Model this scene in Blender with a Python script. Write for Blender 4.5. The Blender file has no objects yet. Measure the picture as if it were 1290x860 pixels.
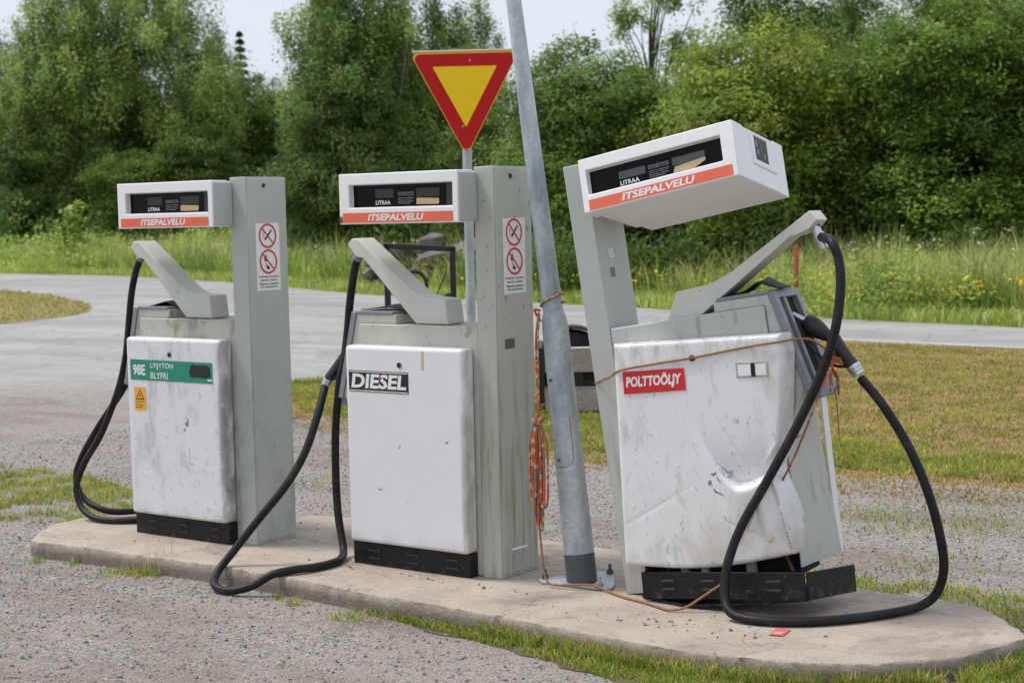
import bpy, bmesh, math, random
import numpy as np
from mathutils import Vector, Matrix, Euler

R = math.radians
scene = bpy.context.scene
C = scene.collection
GROUND = -0.09            # gravel level; the concrete island top is z = 0

# ------------------------------------------------------------------ camera
CAM = Vector((4.8247, -6.43437, 1.76377))
RT = Vector((0.80636551, 0.59100099, -0.02219197))
UP = Vector((-0.02653218, 0.07363528, 0.99693224))
FW = Vector((-0.59082206, 0.80330298, -0.07505749))
cd = bpy.data.cameras.new('camera')
cam = bpy.data.objects.new('camera', cd)
C.objects.link(cam)
cam.matrix_world = Matrix(((RT.x, UP.x, -FW.x, CAM.x), (RT.y, UP.y, -FW.y, CAM.y), (RT.z, UP.z, -FW.z, CAM.z), (0, 0, 0, 1)))
cd.sensor_width = 36
cd.lens = 36 * 2112.14 / 1290
cd.clip_start = 0.1
cd.clip_end = 2000
cd.dof.use_dof = True
cd.dof.focus_distance = 7.6
cd.dof.aperture_fstop = 5.0
scene.camera = cam

FH_ = Vector((FW.x, FW.y, 0)).normalized()
RH_ = Vector((FH_.y, -FH_.x, 0))


def V(d, s, z=GROUND):
    """a point d metres ahead of the photographer and s metres to the right"""
    p = CAM + FH_ * d + RH_ * s
    return Vector((p.x, p.y, z))


# ------------------------------------------------------------------ tagging
def tag(o, label=None, cat=None, group=None, kind=None):
    if label: o['label'] = label
    if cat: o['category'] = cat
    if group: o['group'] = group
    if kind: o['kind'] = kind
    return o


def empty(name, loc=(0, 0, 0), rot=None):
    o = bpy.data.objects.new(name, None)
    o.empty_display_size = 0.1
    C.objects.link(o)
    m = Matrix.Translation(Vector(loc))
    if rot is not None: m = m @ rot
    o.matrix_world = m
    return o


# ------------------------------------------------------------------ materials
def _nt(name):
    m = bpy.data.materials.new(name)
    m.use_nodes = True
    nt = m.node_tree
    b = nt.nodes['Principled BSDF']
    return m, nt, b


class N:
    """tiny node helper"""
    def __init__(s, nt):
        s.nt = nt
        s.tc = nt.nodes.new('ShaderNodeTexCoord')

    def mapping(s, scale=(1, 1, 1), loc=(0, 0, 0), rot=(0, 0, 0), src='Object'):
        m = s.nt.nodes.new('ShaderNodeMapping')
        s.nt.links.new(s.tc.outputs[src], m.inputs['Vector'])
        m.inputs['Scale'].default_value = scale
        m.inputs['Location'].default_value = loc
        m.inputs['Rotation'].default_value = rot
        return m.outputs[0]

    def noise(s, vec, scale, detail=4, rough=0.55, dist=0.0):
        n = s.nt.nodes.new('ShaderNodeTexNoise')
        s.nt.links.new(vec, n.inputs['Vector'])
        n.inputs['Scale'].default_value = scale
        n.inputs['Detail'].default_value = detail
        n.inputs['Roughness'].default_value = rough
        n.inputs['Distortion'].default_value = dist
        return n.outputs[0]

    def voro(s, vec, scale, feature='F1', out='Distance', rnd=1.0):
        n = s.nt.nodes.new('ShaderNodeTexVoronoi')
        n.feature = feature
        s.nt.links.new(vec, n.inputs['Vector'])
        n.inputs['Scale'].default_value = scale
        n.inputs['Randomness'].default_value = rnd
        return n.outputs[out]

    def ramp(s, val, stops):
        r = s.nt.nodes.new('ShaderNodeValToRGB')
        s.nt.links.new(val, r.inputs[0])
        e = r.color_ramp.elements
        while len(e) < len(stops): e.new(0.5)
        for i, (p, c) in enumerate(stops):
            e[i].position = p
            e[i].color = (c, c, c, 1) if isinstance(c, (int, float)) else (*c, 1)
        return r.outputs[0]

    def rng(s, val, a, b, c=0.0, d=1.0):
        n = s.nt.nodes.new('ShaderNodeMapRange')
        n.interpolation_type = 'SMOOTHSTEP'
        s.nt.links.new(val, n.inputs[0])
        for i, v in enumerate((a, b, c, d)): n.inputs[i + 1].default_value = v
        return n.outputs[0]

    def math(s, op, a, b=None):
        n = s.nt.nodes.new('ShaderNodeMath')
        n.operation = op
        for i, v in enumerate((a, b)):
            if v is None: continue
            if isinstance(v, (int, float)): n.inputs[i].default_value = v
            else: s.nt.links.new(v, n.inputs[i])
        return n.outputs[0]

    def mix(s, f, a, b, mode='MIX'):
        n = s.nt.nodes.new('ShaderNodeMix')
        n.data_type = 'RGBA'
        n.blend_type = mode
        for sock, v in ((n.inputs[0], f), (n.inputs[6], a), (n.inputs[7], b)):
            if isinstance(v, (int, float)): sock.default_value = v
            elif isinstance(v, tuple): sock.default_value = (*v, 1)
            else: s.nt.links.new(v, sock)
        return n.outputs[2]

    def axis(s, vec, k):
        n = s.nt.nodes.new('ShaderNodeSeparateXYZ')
        s.nt.links.new(vec, n.inputs[0])
        return n.outputs[k]

    def bump(s, b, h, strength=0.3, dist=0.01):
        n = s.nt.nodes.new('ShaderNodeBump')
        s.nt.links.new(h, n.inputs['Height'])
        n.inputs['Strength'].default_value = strength
        n.inputs['Distance'].default_value = dist
        s.nt.links.new(n.outputs[0], b.inputs['Normal'])

    def out(s, b, col=None, rough=None):
        if col is not None: s.nt.links.new(col, b.inputs['Base Color'])
        if rough is not None:
            if isinstance(rough, (int, float)): b.inputs['Roughness'].default_value = rough
            else: s.nt.links.new(rough, b.inputs['Roughness'])


def plain(name, col, rough=0.5, metal=0.0, var=0.12, scale=20, bump=0.0):
    m, nt, b = _nt(name)
    n = N(nt)
    v = n.mapping()
    f = n.noise(v, scale, 5)
    c = n.mix(f, tuple(x * (1 - var) for x in col), tuple(min(1, x * (1 + var)) for x in col))
    n.out(b, c, rough)
    b.inputs['Metallic'].default_value = metal
    if bump: n.bump(b, f, bump, 0.004)
    return m


def paint(name, base, rough=0.4, seed=0.0, dirts=(), chips=0.0, chipcol=(0.2, 0.2, 0.2)):
    """painted sheet metal; each dirt = (colour, xyz scale, noise lo, noise hi, strength, [axis, a, b])"""
    m, nt, b = _nt(name)
    n = N(nt)
    p = n.mapping(loc=(seed, seed * 1.7, seed * 0.6))
    f = n.noise(p, 6, 5)
    c = n.mix(f, tuple(x * 0.94 for x in base), tuple(min(1, x * 1.05) for x in base))
    pos = n.mapping()
    r = rough
    for k, d in enumerate(dirts):
        col, sc, lo, hi, st = d[:5]
        vec = n.mapping(scale=sc, loc=(seed * 3.1 + k * 5.3, seed * 2 + k, seed + k * 2.2))
        q = n.rng(n.noise(vec, 1.0, 7, 0.62, 0.3), lo, hi, 0, st)
        if len(d) > 5:
            ax, a, bb = d[5:8]
            q = n.math('MULTIPLY', q, n.rng(n.axis(pos, ax), min(a, bb), max(a, bb), 0.0 if a < bb else 1.0, 1.0 if a < bb else 0.0))
        c = n.mix(q, c, col)
    if chips:
        vec = n.mapping(scale=(1, 1, 1), loc=(seed * 9, 3, seed))
        q = n.rng(n.noise(vec, 55, 4, 0.55), 0.72 - chips * 0.1, 0.75 - chips * 0.1)
        g = n.rng(n.noise(vec, 3.1, 2, 0.5), 0.5, 0.62)
        c = n.mix(n.math('MULTIPLY', q, g), c, chipcol)
    n.out(b, c, r)
    hb = n.noise(p, 90, 3)
    n.bump(b, hb, 0.03, 0.002)
    return m


GRIME = (0.22, 0.22, 0.20)
ALGAE = (0.20, 0.21, 0.10)
RUST = (0.17, 0.07, 0.03)
WHITE = (0.80, 0.80, 0.82)
GREY = (0.44, 0.465, 0.43)

# dirt on the door sheets: axis 0 is across (x), axis 2 is height
M = {}
M['white1'] = paint('door_paint_left', (0.74, 0.74, 0.77), 0.35, 1.3, [
    (GRIME, (9, 9, 3.5), 0.50, 0.74, 0.45), (GRIME, (26, 26, 26), 0.54, 0.70, 0.35),
    ((0.17, 0.17, 0.16), (10, 10, 5), 0.34, 0.60, 0.75, 0, -0.185, -0.135),
    (ALGAE, (10, 10, 4), 0.35, 0.7, 0.4, 2, 0.22, 0.11)], 0.05)
M['white2'] = paint('door_paint_middle', (0.75, 0.755, 0.775), 0.33, 4.1, [
    (GRIME, (5, 5, 2), 0.60, 0.90, 0.35), (GRIME, (40, 40, 24), 0.64, 0.72, 0.25),
    ((0.30, 0.30, 0.22), (9, 9, 5), 0.36, 0.66, 0.65, 0, -0.175, -0.135),
    ((0.33, 0.28, 0.20), (9, 9, 4), 0.30, 0.7, 0.45, 2, 0.22, 0.12)], 0.05)
M['white3'] = paint('door_paint_right', (0.77, 0.77, 0.785), 0.36, 7.7, [
    (GRIME, (14, 14, 5), 0.52, 0.76, 0.45), ((0.28, 0.27, 0.23), (42, 42, 26), 0.60, 0.70, 0.6),
    (ALGAE, (30, 30, 9), 0.42, 0.66, 0.55, 2, 0.98, 1.16),
    ((0.36, 0.35, 0.28), (8, 8, 4), 0.36, 0.66, 0.65, 0, 0.80, 1.02),
    ((0.42, 0.37, 0.27), (6, 6, 4), 0.34, 0.66, 0.6, 2, 0.55, 0.12)], 0.25, (0.22, 0.23, 0.23))
M['head_white'] = paint('head_white_paint', (0.84, 0.84, 0.855), 0.35, 2.0, [(GRIME, (6, 6, 6), 0.6, 0.9, 0.25)], 0.1)
GREEN_STREAK = [((0.27, 0.28, 0.22), (12, 12, 1.6), 0.52, 0.80, 0.16), (GRIME, (30, 30, 30), 0.62, 0.74, 0.25)]
M['grey1'] = paint('column_paint_left', GREY, 0.45, 1.0, GREEN_STREAK + [((0.15, 0.15, 0.13), (9, 9, 5), 0.45, 0.75, 0.4, 2, 1.35, 0.6)], 0.3, RUST)
M['grey2'] = paint('column_paint_middle', (0.455, 0.465, 0.42), 0.45, 3.0, GREEN_STREAK + [(ALGAE, (24, 24, 2), 0.44, 0.66, 0.65, 2, 1.25, 0.7), (RUST, (24, 24, 24), 0.6, 0.68, 0.8, 2, 1.1, 1.24)], 0.05, RUST)
M['grey3'] = paint('column_paint_right', (0.46, 0.48, 0.45), 0.45, 5.0, GREEN_STREAK + [((0.26, 0.27, 0.18), (26, 26, 3), 0.44, 0.68, 0.6, 2, 1.2, 0.7)], 0.3, RUST)
M['tray1'] = paint('cabinet_paint_left', (0.47, 0.47, 0.42), 0.5, 2.2, [((0.16, 0.16, 0.13), (9, 9, 5), 0.42, 0.72, 0.6), (ALGAE, (12, 12, 6), 0.52, 0.7, 0.8)], 0.4, RUST)
M['tray2'] = paint('cabinet_paint_middle', (0.50, 0.49, 0.43), 0.5, 3.7, [((0.2, 0.18, 0.14), (9, 9, 5), 0.5, 0.8, 0.5), ((0.30, 0.24, 0.2), (14, 14, 9), 0.62, 0.68, 0.7), ((0.42, 0.46, 0.52), (13, 13, 13), 0.66, 0.69, 0.9)], 0.8, RUST)
M['tray3'] = paint('cabinet_paint_right', (0.49, 0.51, 0.475), 0.48, 5.5, [((0.22, 0.22, 0.17), (22, 22, 5), 0.55, 0.75, 0.6), (GRIME, (30, 30, 30), 0.6, 0.74, 0.4)], 0.3, RUST)
M['arm'] = paint('arm_paint', (0.56, 0.57, 0.52), 0.5, 8.2, [((0.2, 0.2, 0.15), (11, 11, 7), 0.55, 0.78, 0.6), (GRIME, (36, 36, 36), 0.62, 0.74, 0.3)], 0.2)
M['arm_clean'] = paint('arm_paint_clean', (0.60, 0.605, 0.55), 0.45, 6.2, [(GRIME, (5, 5, 5), 0.62, 0.9, 0.3)], 0.1)
M['armunder'] = plain('arm_underside', (0.10, 0.095, 0.085), 0.7)
M['holster'] = paint('holster_frame_paint', (0.22, 0.235, 0.26), 0.4, 1.9, [(GRIME, (14, 14, 14), 0.5, 0.8, 0.4)], 0.4, (0.4, 0.4, 0.4))
M['plinth'] = paint('black_plinth', (0.010, 0.0095, 0.0095), 0.45, 4.4, [((0.06, 0.057, 0.054), (8, 8, 14), 0.60, 0.85, 0.4), ((0.12, 0.11, 0.10), (20, 20, 20), 0.5, 0.75, 0.6, 2, 0.05, -0.01)], 0.2, (0.3, 0.3, 0.3))
M['rubber'] = paint('hose_rubber', (0.010, 0.010, 0.011), 0.5, 2.9, [((0.06, 0.057, 0.052), (9, 9, 9), 0.50, 0.78, 0.55), ((0.10, 0.095, 0.085), (40, 40, 40), 0.60, 0.75, 0.4)])
for k_ in ('rubber', 'plinth'): M[k_].node_tree.nodes['Principled BSDF'].inputs['Specular IOR Level'].default_value = 0.3
M['blackp'] = plain('black_plastic', (0.018, 0.018, 0.02), 0.5, 0, 0.3, 40, 0.1)
M['flap'] = plain('rubber_flap_sheet', (0.022, 0.021, 0.02), 0.75, 0, 0.3, 40)
M['dark'] = plain('dark_void', (0.008, 0.008, 0.008), 0.8)
M['glass'] = plain('display_glass', (0.006, 0.005, 0.006), 0.12)
M['glass'].node_tree.nodes['Principled BSDF'].inputs['Specular IOR Level'].default_value = 0.12
M['wheel'] = plain('number_wheel_strip', (0.030, 0.024, 0.022), 0.3, 0, 0.6, 90)
M['endband'] = plain('window_end_band', (0.035, 0.037, 0.042), 0.5)
M['crackgrey'] = plain('cracked_paint', (0.19, 0.18, 0.17), 0.7, 0, 0.4, 60)
M['lcdblue'] = plain('bare_primer', (0.34, 0.39, 0.44), 0.5, 0, 0.2, 40)
M['rusty_pink'] = plain('scuffed_paint', (0.52, 0.46, 0.45), 0.6, 0, 0.2, 40)
M['lcd'] = plain('dead_display', (0.075, 0.085, 0.08), 0.25)
M['chrome'] = plain('coupling_metal', (0.62, 0.62, 0.62), 0.28, 0.9, 0.15, 60)
M['orange'] = plain('orange_banner', (0.80, 0.145, 0.075), 0.4, 0, 0.06, 14)
M['whitep'] = plain('white_print', (0.80, 0.80, 0.80), 0.45, 0, 0.04, 30)
M['greyp'] = plain('grey_print', (0.36, 0.37, 0.40), 0.45, 0, 0.04, 30)
M['blackprint'] = plain('black_print', (0.012, 0.012, 0.013), 0.45)
M['redp'] = plain('red_print', (0.62, 0.02, 0.025), 0.4, 0, 0.06, 14)
M['greenp'] = plain('green_print', (0.012, 0.25, 0.155), 0.4, 0, 0.08, 14)
M['yellowp'] = plain('yellow_print', (0.83, 0.42, 0.03), 0.4, 0, 0.06, 14)
M['beige'] = plain('beige_card', (0.62, 0.45, 0.25), 0.6, 0, 0.08, 14)
M['rustm'] = plain('rusty_steel', (0.22, 0.09, 0.04), 0.8, 0, 0.4, 40, 0.3)
M['signred'] = plain('sign_red', (0.50, 0.008, 0.010), 0.35, 0, 0.05, 8)
M['signyel'] = plain('sign_yellow', (0.92, 0.60, 0.010), 0.35, 0, 0.05, 8)
M['signrim'] = plain('sign_rim_orange', (0.82, 0.42, 0.03), 0.35, 0, 0.05, 8)
M['blackmetal'] = plain('black_painted_tube', (0.012, 0.012, 0.013), 0.4)
M['postred'] = plain('faded_red_paint', (0.36, 0.075, 0.045), 0.6)


def galvanised():
    m, nt, b = _nt('galvanised_steel')
    n = N(nt)
    v = n.mapping()
    a = n.voro(v, 55, 'F1', 'Color')
    sp = n.axis(a, 0)
    big = n.noise(n.mapping(scale=(7, 7, 2.2)), 1.0, 6, 0.6)
    c = n.mix(n.rng(sp, 0, 1, 0.1, 0.9), (0.40, 0.44, 0.465), (0.52, 0.56, 0.585))
    c = n.mix(n.rng(big, 0.40, 0.72), c, (0.24, 0.28, 0.31))
    c = n.mix(n.rng(n.noise(n.mapping(scale=(16, 16, 7)), 1.0, 5), 0.60, 0.75, 0, 0.5), c, (0.48, 0.50, 0.51))
    z = n.axis(n.mapping(), 2)
    # bitumen band painted round the foot
    c = n.mix(n.rng(n.math('ADD', z, n.math('MULTIPLY', big, 0.05)), 0.17, 0.13, 0, 1), c, c)
    n.out(b, c, 0.48)
    b.inputs['Metallic'].default_value = 0.12
    n.bump(b, n.noise(v, 25, 5), 0.12, 0.004)
    return m


M['galv'] = galvanised()
M['foot'] = plain('dark_band_paint', (0.075, 0.085, 0.095), 0.55, 0, 0.35, 30)


def rope_mat():
    m, nt, b = _nt('orange_rope')
    n = N(nt)
    v = n.mapping()
    f = n.voro(v, 46, 'F1', 'Color')
    q = n.rng(n.axis(f, 0), 0.62, 0.70)
    c = n.mix(q, (0.43, 0.095, 0.035), (0.15, 0.145, 0.115))
    c = n.mix(n.rng(n.axis(f, 1), 0.8, 0.85, 0, 0.8), c, (0.55, 0.38, 0.22))
    n.out(b, c, 0.75)
    n.bump(b, n.noise(v, 300, 2), 0.5, 0.002)
    return m


M['rope'] = rope_mat()
M['ropeold'] = plain('weathered_rope', (0.30, 0.15, 0.07), 0.8, 0, 0.45, 60, 0.3)


def concrete():
    m, nt, b = _nt('island_concrete')
    n = N(nt)
    v = n.mapping()
    f = n.noise(v, 2.2, 8, 0.6)
    c = n.mix(n.rng(f, 0.3, 0.7), (0.385, 0.315, 0.258), (0.495, 0.418, 0.345))
    g = n.noise(v, 60, 5, 0.7)
    c = n.mix(n.rng(g, 0.52, 0.75, 0, 0.55), c, (0.26, 0.215, 0.18))
    s = n.voro(v, 210, 'F1', 'Color')
    c = n.mix(n.rng(n.axis(s, 0), 0.75, 0.95, 0, 0.35), c, (0.58, 0.53, 0.48))
    c = n.mix(n.rng(n.axis(s, 1), 0.85, 0.97, 0, 0.45), c, (0.22, 0.19, 0.165))
    f4 = n.noise(n.mapping(scale=(1, 2.2, 1), rot=(0, 0, 0.2), loc=(7, 1, 0)), 5.0, 8, 0.7, 0.6)
    c = n.mix(n.rng(f4, 0.50, 0.70, 0, 0.4), c, (0.25, 0.205, 0.175))
    # oil and damp stains with shapes of their own
    st = n.noise(n.mapping(loc=(3.3, 1.2, 0)), 1.5, 5, 0.6, 0.5)
    c = n.mix(n.rng(st, 0.53, 0.66, 0, 0.6), c, (0.19, 0.155, 0.135))
    ck = nt.nodes.new('ShaderNodeVectorMath'); ck.operation = 'ADD'
    kz = nt.nodes.new('ShaderNodeTexNoise'); kz.inputs['Scale'].default_value = 2.6; kz.inputs['Detail'].default_value = 6
    nt.links.new(v, kz.inputs['Vector']); nt.links.new(v, ck.inputs[0]); nt.links.new(kz.outputs[1], ck.inputs[1])
    cd_ = n.voro(ck.outputs[0], 0.8, 'DISTANCE_TO_EDGE', 'Distance')
    c = n.mix(n.rng(cd_, 0.006, 0.002, 0, 0.6), c, (0.14, 0.12, 0.10))
    sp2 = n.noise(n.mapping(loc=(1.1, 8, 0)), 7.0, 4, 0.6, 0.3)
    c = n.mix(n.rng(sp2, 0.64, 0.70, 0, 0.45), c, (0.16, 0.135, 0.12))
    # the broken edge turns a darker grey-brown towards the bottom
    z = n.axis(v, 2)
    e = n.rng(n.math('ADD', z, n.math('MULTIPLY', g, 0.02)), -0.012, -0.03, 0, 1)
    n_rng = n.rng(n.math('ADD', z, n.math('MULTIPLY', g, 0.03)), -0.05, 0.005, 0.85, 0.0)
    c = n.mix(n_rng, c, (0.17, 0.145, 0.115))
    n.out(b, c, 0.9)
    h = n.math('ADD', n.math('MULTIPLY', g, 0.6), n.noise(v, 9, 6, 0.6))
    n.bump(b, h, 0.8, 0.014)
    return m


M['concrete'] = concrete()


def gravel():
    m, nt, b = _nt('gravel_ground')
    n = N(nt)
    v = n.mapping(rot=(0.3, 0.2, 0.4))
    warp = n.noise(v, 30, 2)
    a = n.voro(v, 62, 'F1', 'Color')
    d = n.voro(v, 62, 'F1', 'Distance')
    a2 = n.voro(v, 140, 'F1', 'Color')
    d2 = n.voro(v, 140, 'F1', 'Distance')
    big = n.noise(n.mapping(), 0.55, 6, 0.62, 0.4)
    base = n.mix(n.axis(a, 0), (0.20, 0.182, 0.168), (0.49, 0.455, 0.42))
    fine = n.mix(n.axis(a2, 0), (0.19, 0.168, 0.15), (0.445, 0.405, 0.365))
    sel = n.rng(n.axis(a, 1), 0.45, 0.55)
    c = n.mix(sel, fine, base)
    c = n.mix(n.rng(n.axis(a, 2), 0.88, 0.92, 0, 0.8), c, (0.09, 0.085, 0.085))
    c = n.mix(n.rng(big, 0.40, 0.60, 0, 0.6), c, (0.34, 0.295, 0.265))
    c = n.mix(n.rng(n.noise(n.mapping(loc=(9, 4, 0)), 1.3, 5, 0.6), 0.60, 0.72, 0, 0.5), c, (0.15, 0.125, 0.10))
    damp = n.noise(n.mapping(scale=(0.35, 1.3, 1), rot=(0, 0, 0.45), loc=(4, 2.5, 0)), 1.0, 6, 0.62, 0.6)
    c = n.mix(n.rng(damp, 0.48, 0.62, 0, 0.6), c, (0.22, 0.18, 0.152))
    n.out(b, c, 0.92)
    h = n.math('ADD', n.math('MULTIPLY', n.math('SUBTRACT', 0.6, d), sel), n.math('MULTIPLY', n.math('SUBTRACT', 0.6, d2), 0.5))
    n.bump(b, h, 0.9, 0.014)
    return m


M['gravel'] = gravel()


def asphalt():
    m, nt, b = _nt('worn_asphalt')
    n = N(nt)
    v = n.mapping()
    big = n.noise(v, 0.25, 6, 0.6, 0.5)
    c = n.mix(n.rng(big, 0.3, 0.7), (0.34, 0.325, 0.315), (0.43, 0.415, 0.405))
    sp = n.voro(v, 70, 'F1', 'Color')
    c = n.mix(n.rng(n.axis(sp, 0), 0.6, 1.0, 0, 0.35), c, (0.13, 0.13, 0.13))
    pa = n.noise(n.mapping(scale=(0.5, 0.9, 1), rot=(0, 0, 0.6), loc=(2, 5, 0)), 0.8, 7, 0.65, 0.8)
    c = n.mix(n.rng(pa, 0.52, 0.66, 0, 0.5), c, (0.21, 0.20, 0.19))
    wv = nt.nodes.new('ShaderNodeVectorMath'); wv.operation = 'ADD'
    nz = nt.nodes.new('ShaderNodeTexNoise'); nz.inputs['Scale'].default_value = 1.1; nz.inputs['Detail'].default_value = 5
    nt.links.new(v, nz.inputs['Vector']); nt.links.new(v, wv.inputs[0]); nt.links.new(nz.outputs[1], wv.inputs[1])
    lane = n.noise(n.mapping(scale=(0.10, 0.9, 1), rot=(0, 0, 0.50)), 1.0, 4, 0.55)
    c = n.mix(n.rng(lane, 0.40, 0.62, 0, 0.5), c, (0.24, 0.232, 0.225))
    fine = n.noise(v, 9, 6, 0.75)
    c = n.mix(n.rng(fine, 0.45, 0.75, 0, 0.45), c, (0.23, 0.22, 0.21))
    cr = n.voro(wv.outputs[0], 0.55, 'DISTANCE_TO_EDGE', 'Distance')
    c = n.mix(n.rng(cr, 0.012, 0.003, 0, 0.5), c, (0.12, 0.12, 0.12))
    px_, py_ = n.axis(v, 0), n.axis(v, 1)
    dist = n.math('ADD', n.math('MULTIPLY', n.math('ADD', px_, 14.5), -0.508), n.math('MULTIPLY', n.math('SUBTRACT', py_, 1.9), 0.861))
    dust = n.math('ADD', dist, n.math('MULTIPLY', n.noise(v, 1.6, 7, 0.7), 6.0))
    g1 = n.mix(n.axis(sp, 1), (0.16, 0.147, 0.135), (0.37, 0.345, 0.318))
    c = n.mix(n.rng(dust, 7.2, 3.3, 0, 1), c, g1)
    n.out(b, c, 0.9)
    n.bump(b, n.noise(v, 120, 4), 0.3, 0.006)
    return m


M['asphalt'] = asphalt()
M['line'] = plain('worn_line_paint', (0.50, 0.50, 0.49), 0.8, 0, 0.3, 6)


def soil(name, c1, c2, c3, sc=3.0):
    m, nt, b = _nt(name)
    n = N(nt)
    v = n.mapping()
    f = n.noise(v, sc, 8, 0.65, 0.3)
    g = n.noise(v, 40, 6, 0.7)
    c = n.mix(n.rng(f, 0.35, 0.65), c1, c2)
    c = n.mix(n.rng(g, 0.5, 0.72, 0, 0.8), c, c3)
    n.out(b, c, 0.95)
    n.bump(b, g, 0.8, 0.03)
    return m


M['meadow'] = soil('meadow_soil', (0.164, 0.229, 0.042), (0.234, 0.286, 0.056), (0.137, 0.129, 0.037), 0.6)
M['bank'] = soil('mown_bank_soil', (0.346, 0.243, 0.113), (0.253, 0.217, 0.077), (0.187, 0.144, 0.069), 0.8)
M['verge'] = soil('verge_soil', (0.130, 0.124, 0.054), (0.195, 0.156, 0.096), (0.078, 0.065, 0.042), 3.0)


def leaf(name, col, trans=0.35, rough=0.55):
    m, nt, b = _nt(name)
    n = N(nt)
    f = n.noise(n.mapping(), 1.7, 3)
    c = n.mix(n.rng(f, 0.3, 0.7), tuple(x * 0.8 for x in col), tuple(x * 1.2 for x in col))
    n.out(b, c, rough)
    b.inputs['Specular IOR Level'].default_value = 0.25
    t = nt.nodes.new('ShaderNodeBsdfTranslucent')
    nt.links.new(c, t.inputs['Color'])
    mx = nt.nodes.new('ShaderNodeMixShader')
    mx.inputs[0].default_value = trans
    nt.links.new(b.outputs[0], mx.inputs[1])
    nt.links.new(t.outputs[0], mx.inputs[2])
    nt.links.new(mx.outputs[0], nt.nodes['Material Output'].inputs['Surface'])
    return m


LEAF_BRIGHT = [leaf('leaf_lime', (0.314, 0.402, 0.048)), leaf('leaf_bright', (0.229, 0.341, 0.048)), leaf('leaf_mid', (0.156, 0.247, 0.043)), leaf('leaf_olive', (0.254, 0.283, 0.050))]
LEAF_DEEP = [leaf('leaf_deep', (0.119, 0.197, 0.041)), leaf('leaf_deep_dark', (0.083, 0.151, 0.033)), leaf('leaf_deep_light', (0.169, 0.254, 0.048)), leaf('leaf_deep_olive', (0.140, 0.179, 0.039))]
LEAF_BIRCH = [leaf('birch_leaf', (0.266, 0.384, 0.097)), leaf('birch_leaf_pale', (0.376, 0.490, 0.132)), leaf('birch_leaf_dark', (0.173, 0.274, 0.071)), leaf('birch_leaf_yellow', (0.359, 0.431, 0.097))]
NEEDLE = [leaf('needle', (0.022, 0.045, 0.022), 0.1), leaf('needle_light', (0.032, 0.06, 0.028), 0.1)]
for k_ in ('signred', 'signyel', 'signrim'): M[k_].node_tree.nodes['Principled BSDF'].inputs['Specular IOR Level'].default_value = 0.2
BARK = plain('grey_bark', (0.10, 0.085, 0.07), 0.9, 0, 0.4, 14, 0.4)
BIRCHBARK = plain('birch_bark', (0.38, 0.36, 0.33), 0.8, 0, 0.6, 9, 0.3)
G_GREEN = [leaf('grass_green', (0.264, 0.357, 0.052), 0.4), leaf('grass_bright', (0.365, 0.450, 0.070), 0.4), leaf('grass_deep', (0.177, 0.264, 0.046), 0.4), leaf('grass_straw', (0.604, 0.461, 0.158), 0.3)]
G_TALL = [leaf('meadow_green', (0.375, 0.483, 0.109), 0.5), leaf('meadow_bright', (0.538, 0.630, 0.150), 0.5), leaf('meadow_deep', (0.245, 0.351, 0.090), 0.5), leaf('meadow_seed', (0.848, 0.702, 0.395), 0.3)]
G_DRY = [leaf('dry_straw', (0.595, 0.395, 0.164), 0.3), leaf('dry_tan', (0.465, 0.312, 0.124), 0.3), leaf('dry_olive', (0.298, 0.275, 0.074), 0.3), leaf('dry_green', (0.249, 0.275, 0.066), 0.3)]
PETAL_W = plain('white_petals', (0.72, 0.72, 0.62), 0.7)
PETAL_Y = plain('yellow_petals', (0.75, 0.50, 0.03), 0.7)
STONE = soil('field_stone', (0.12, 0.11, 0.10), (0.24, 0.22, 0.20), (0.10, 0.085, 0.06), 1.1)
WOOD = soil('weathered_plank', (0.47, 0.42, 0.38), (0.38, 0.34, 0.31), (0.24, 0.21, 0.19), 5.0)


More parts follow.
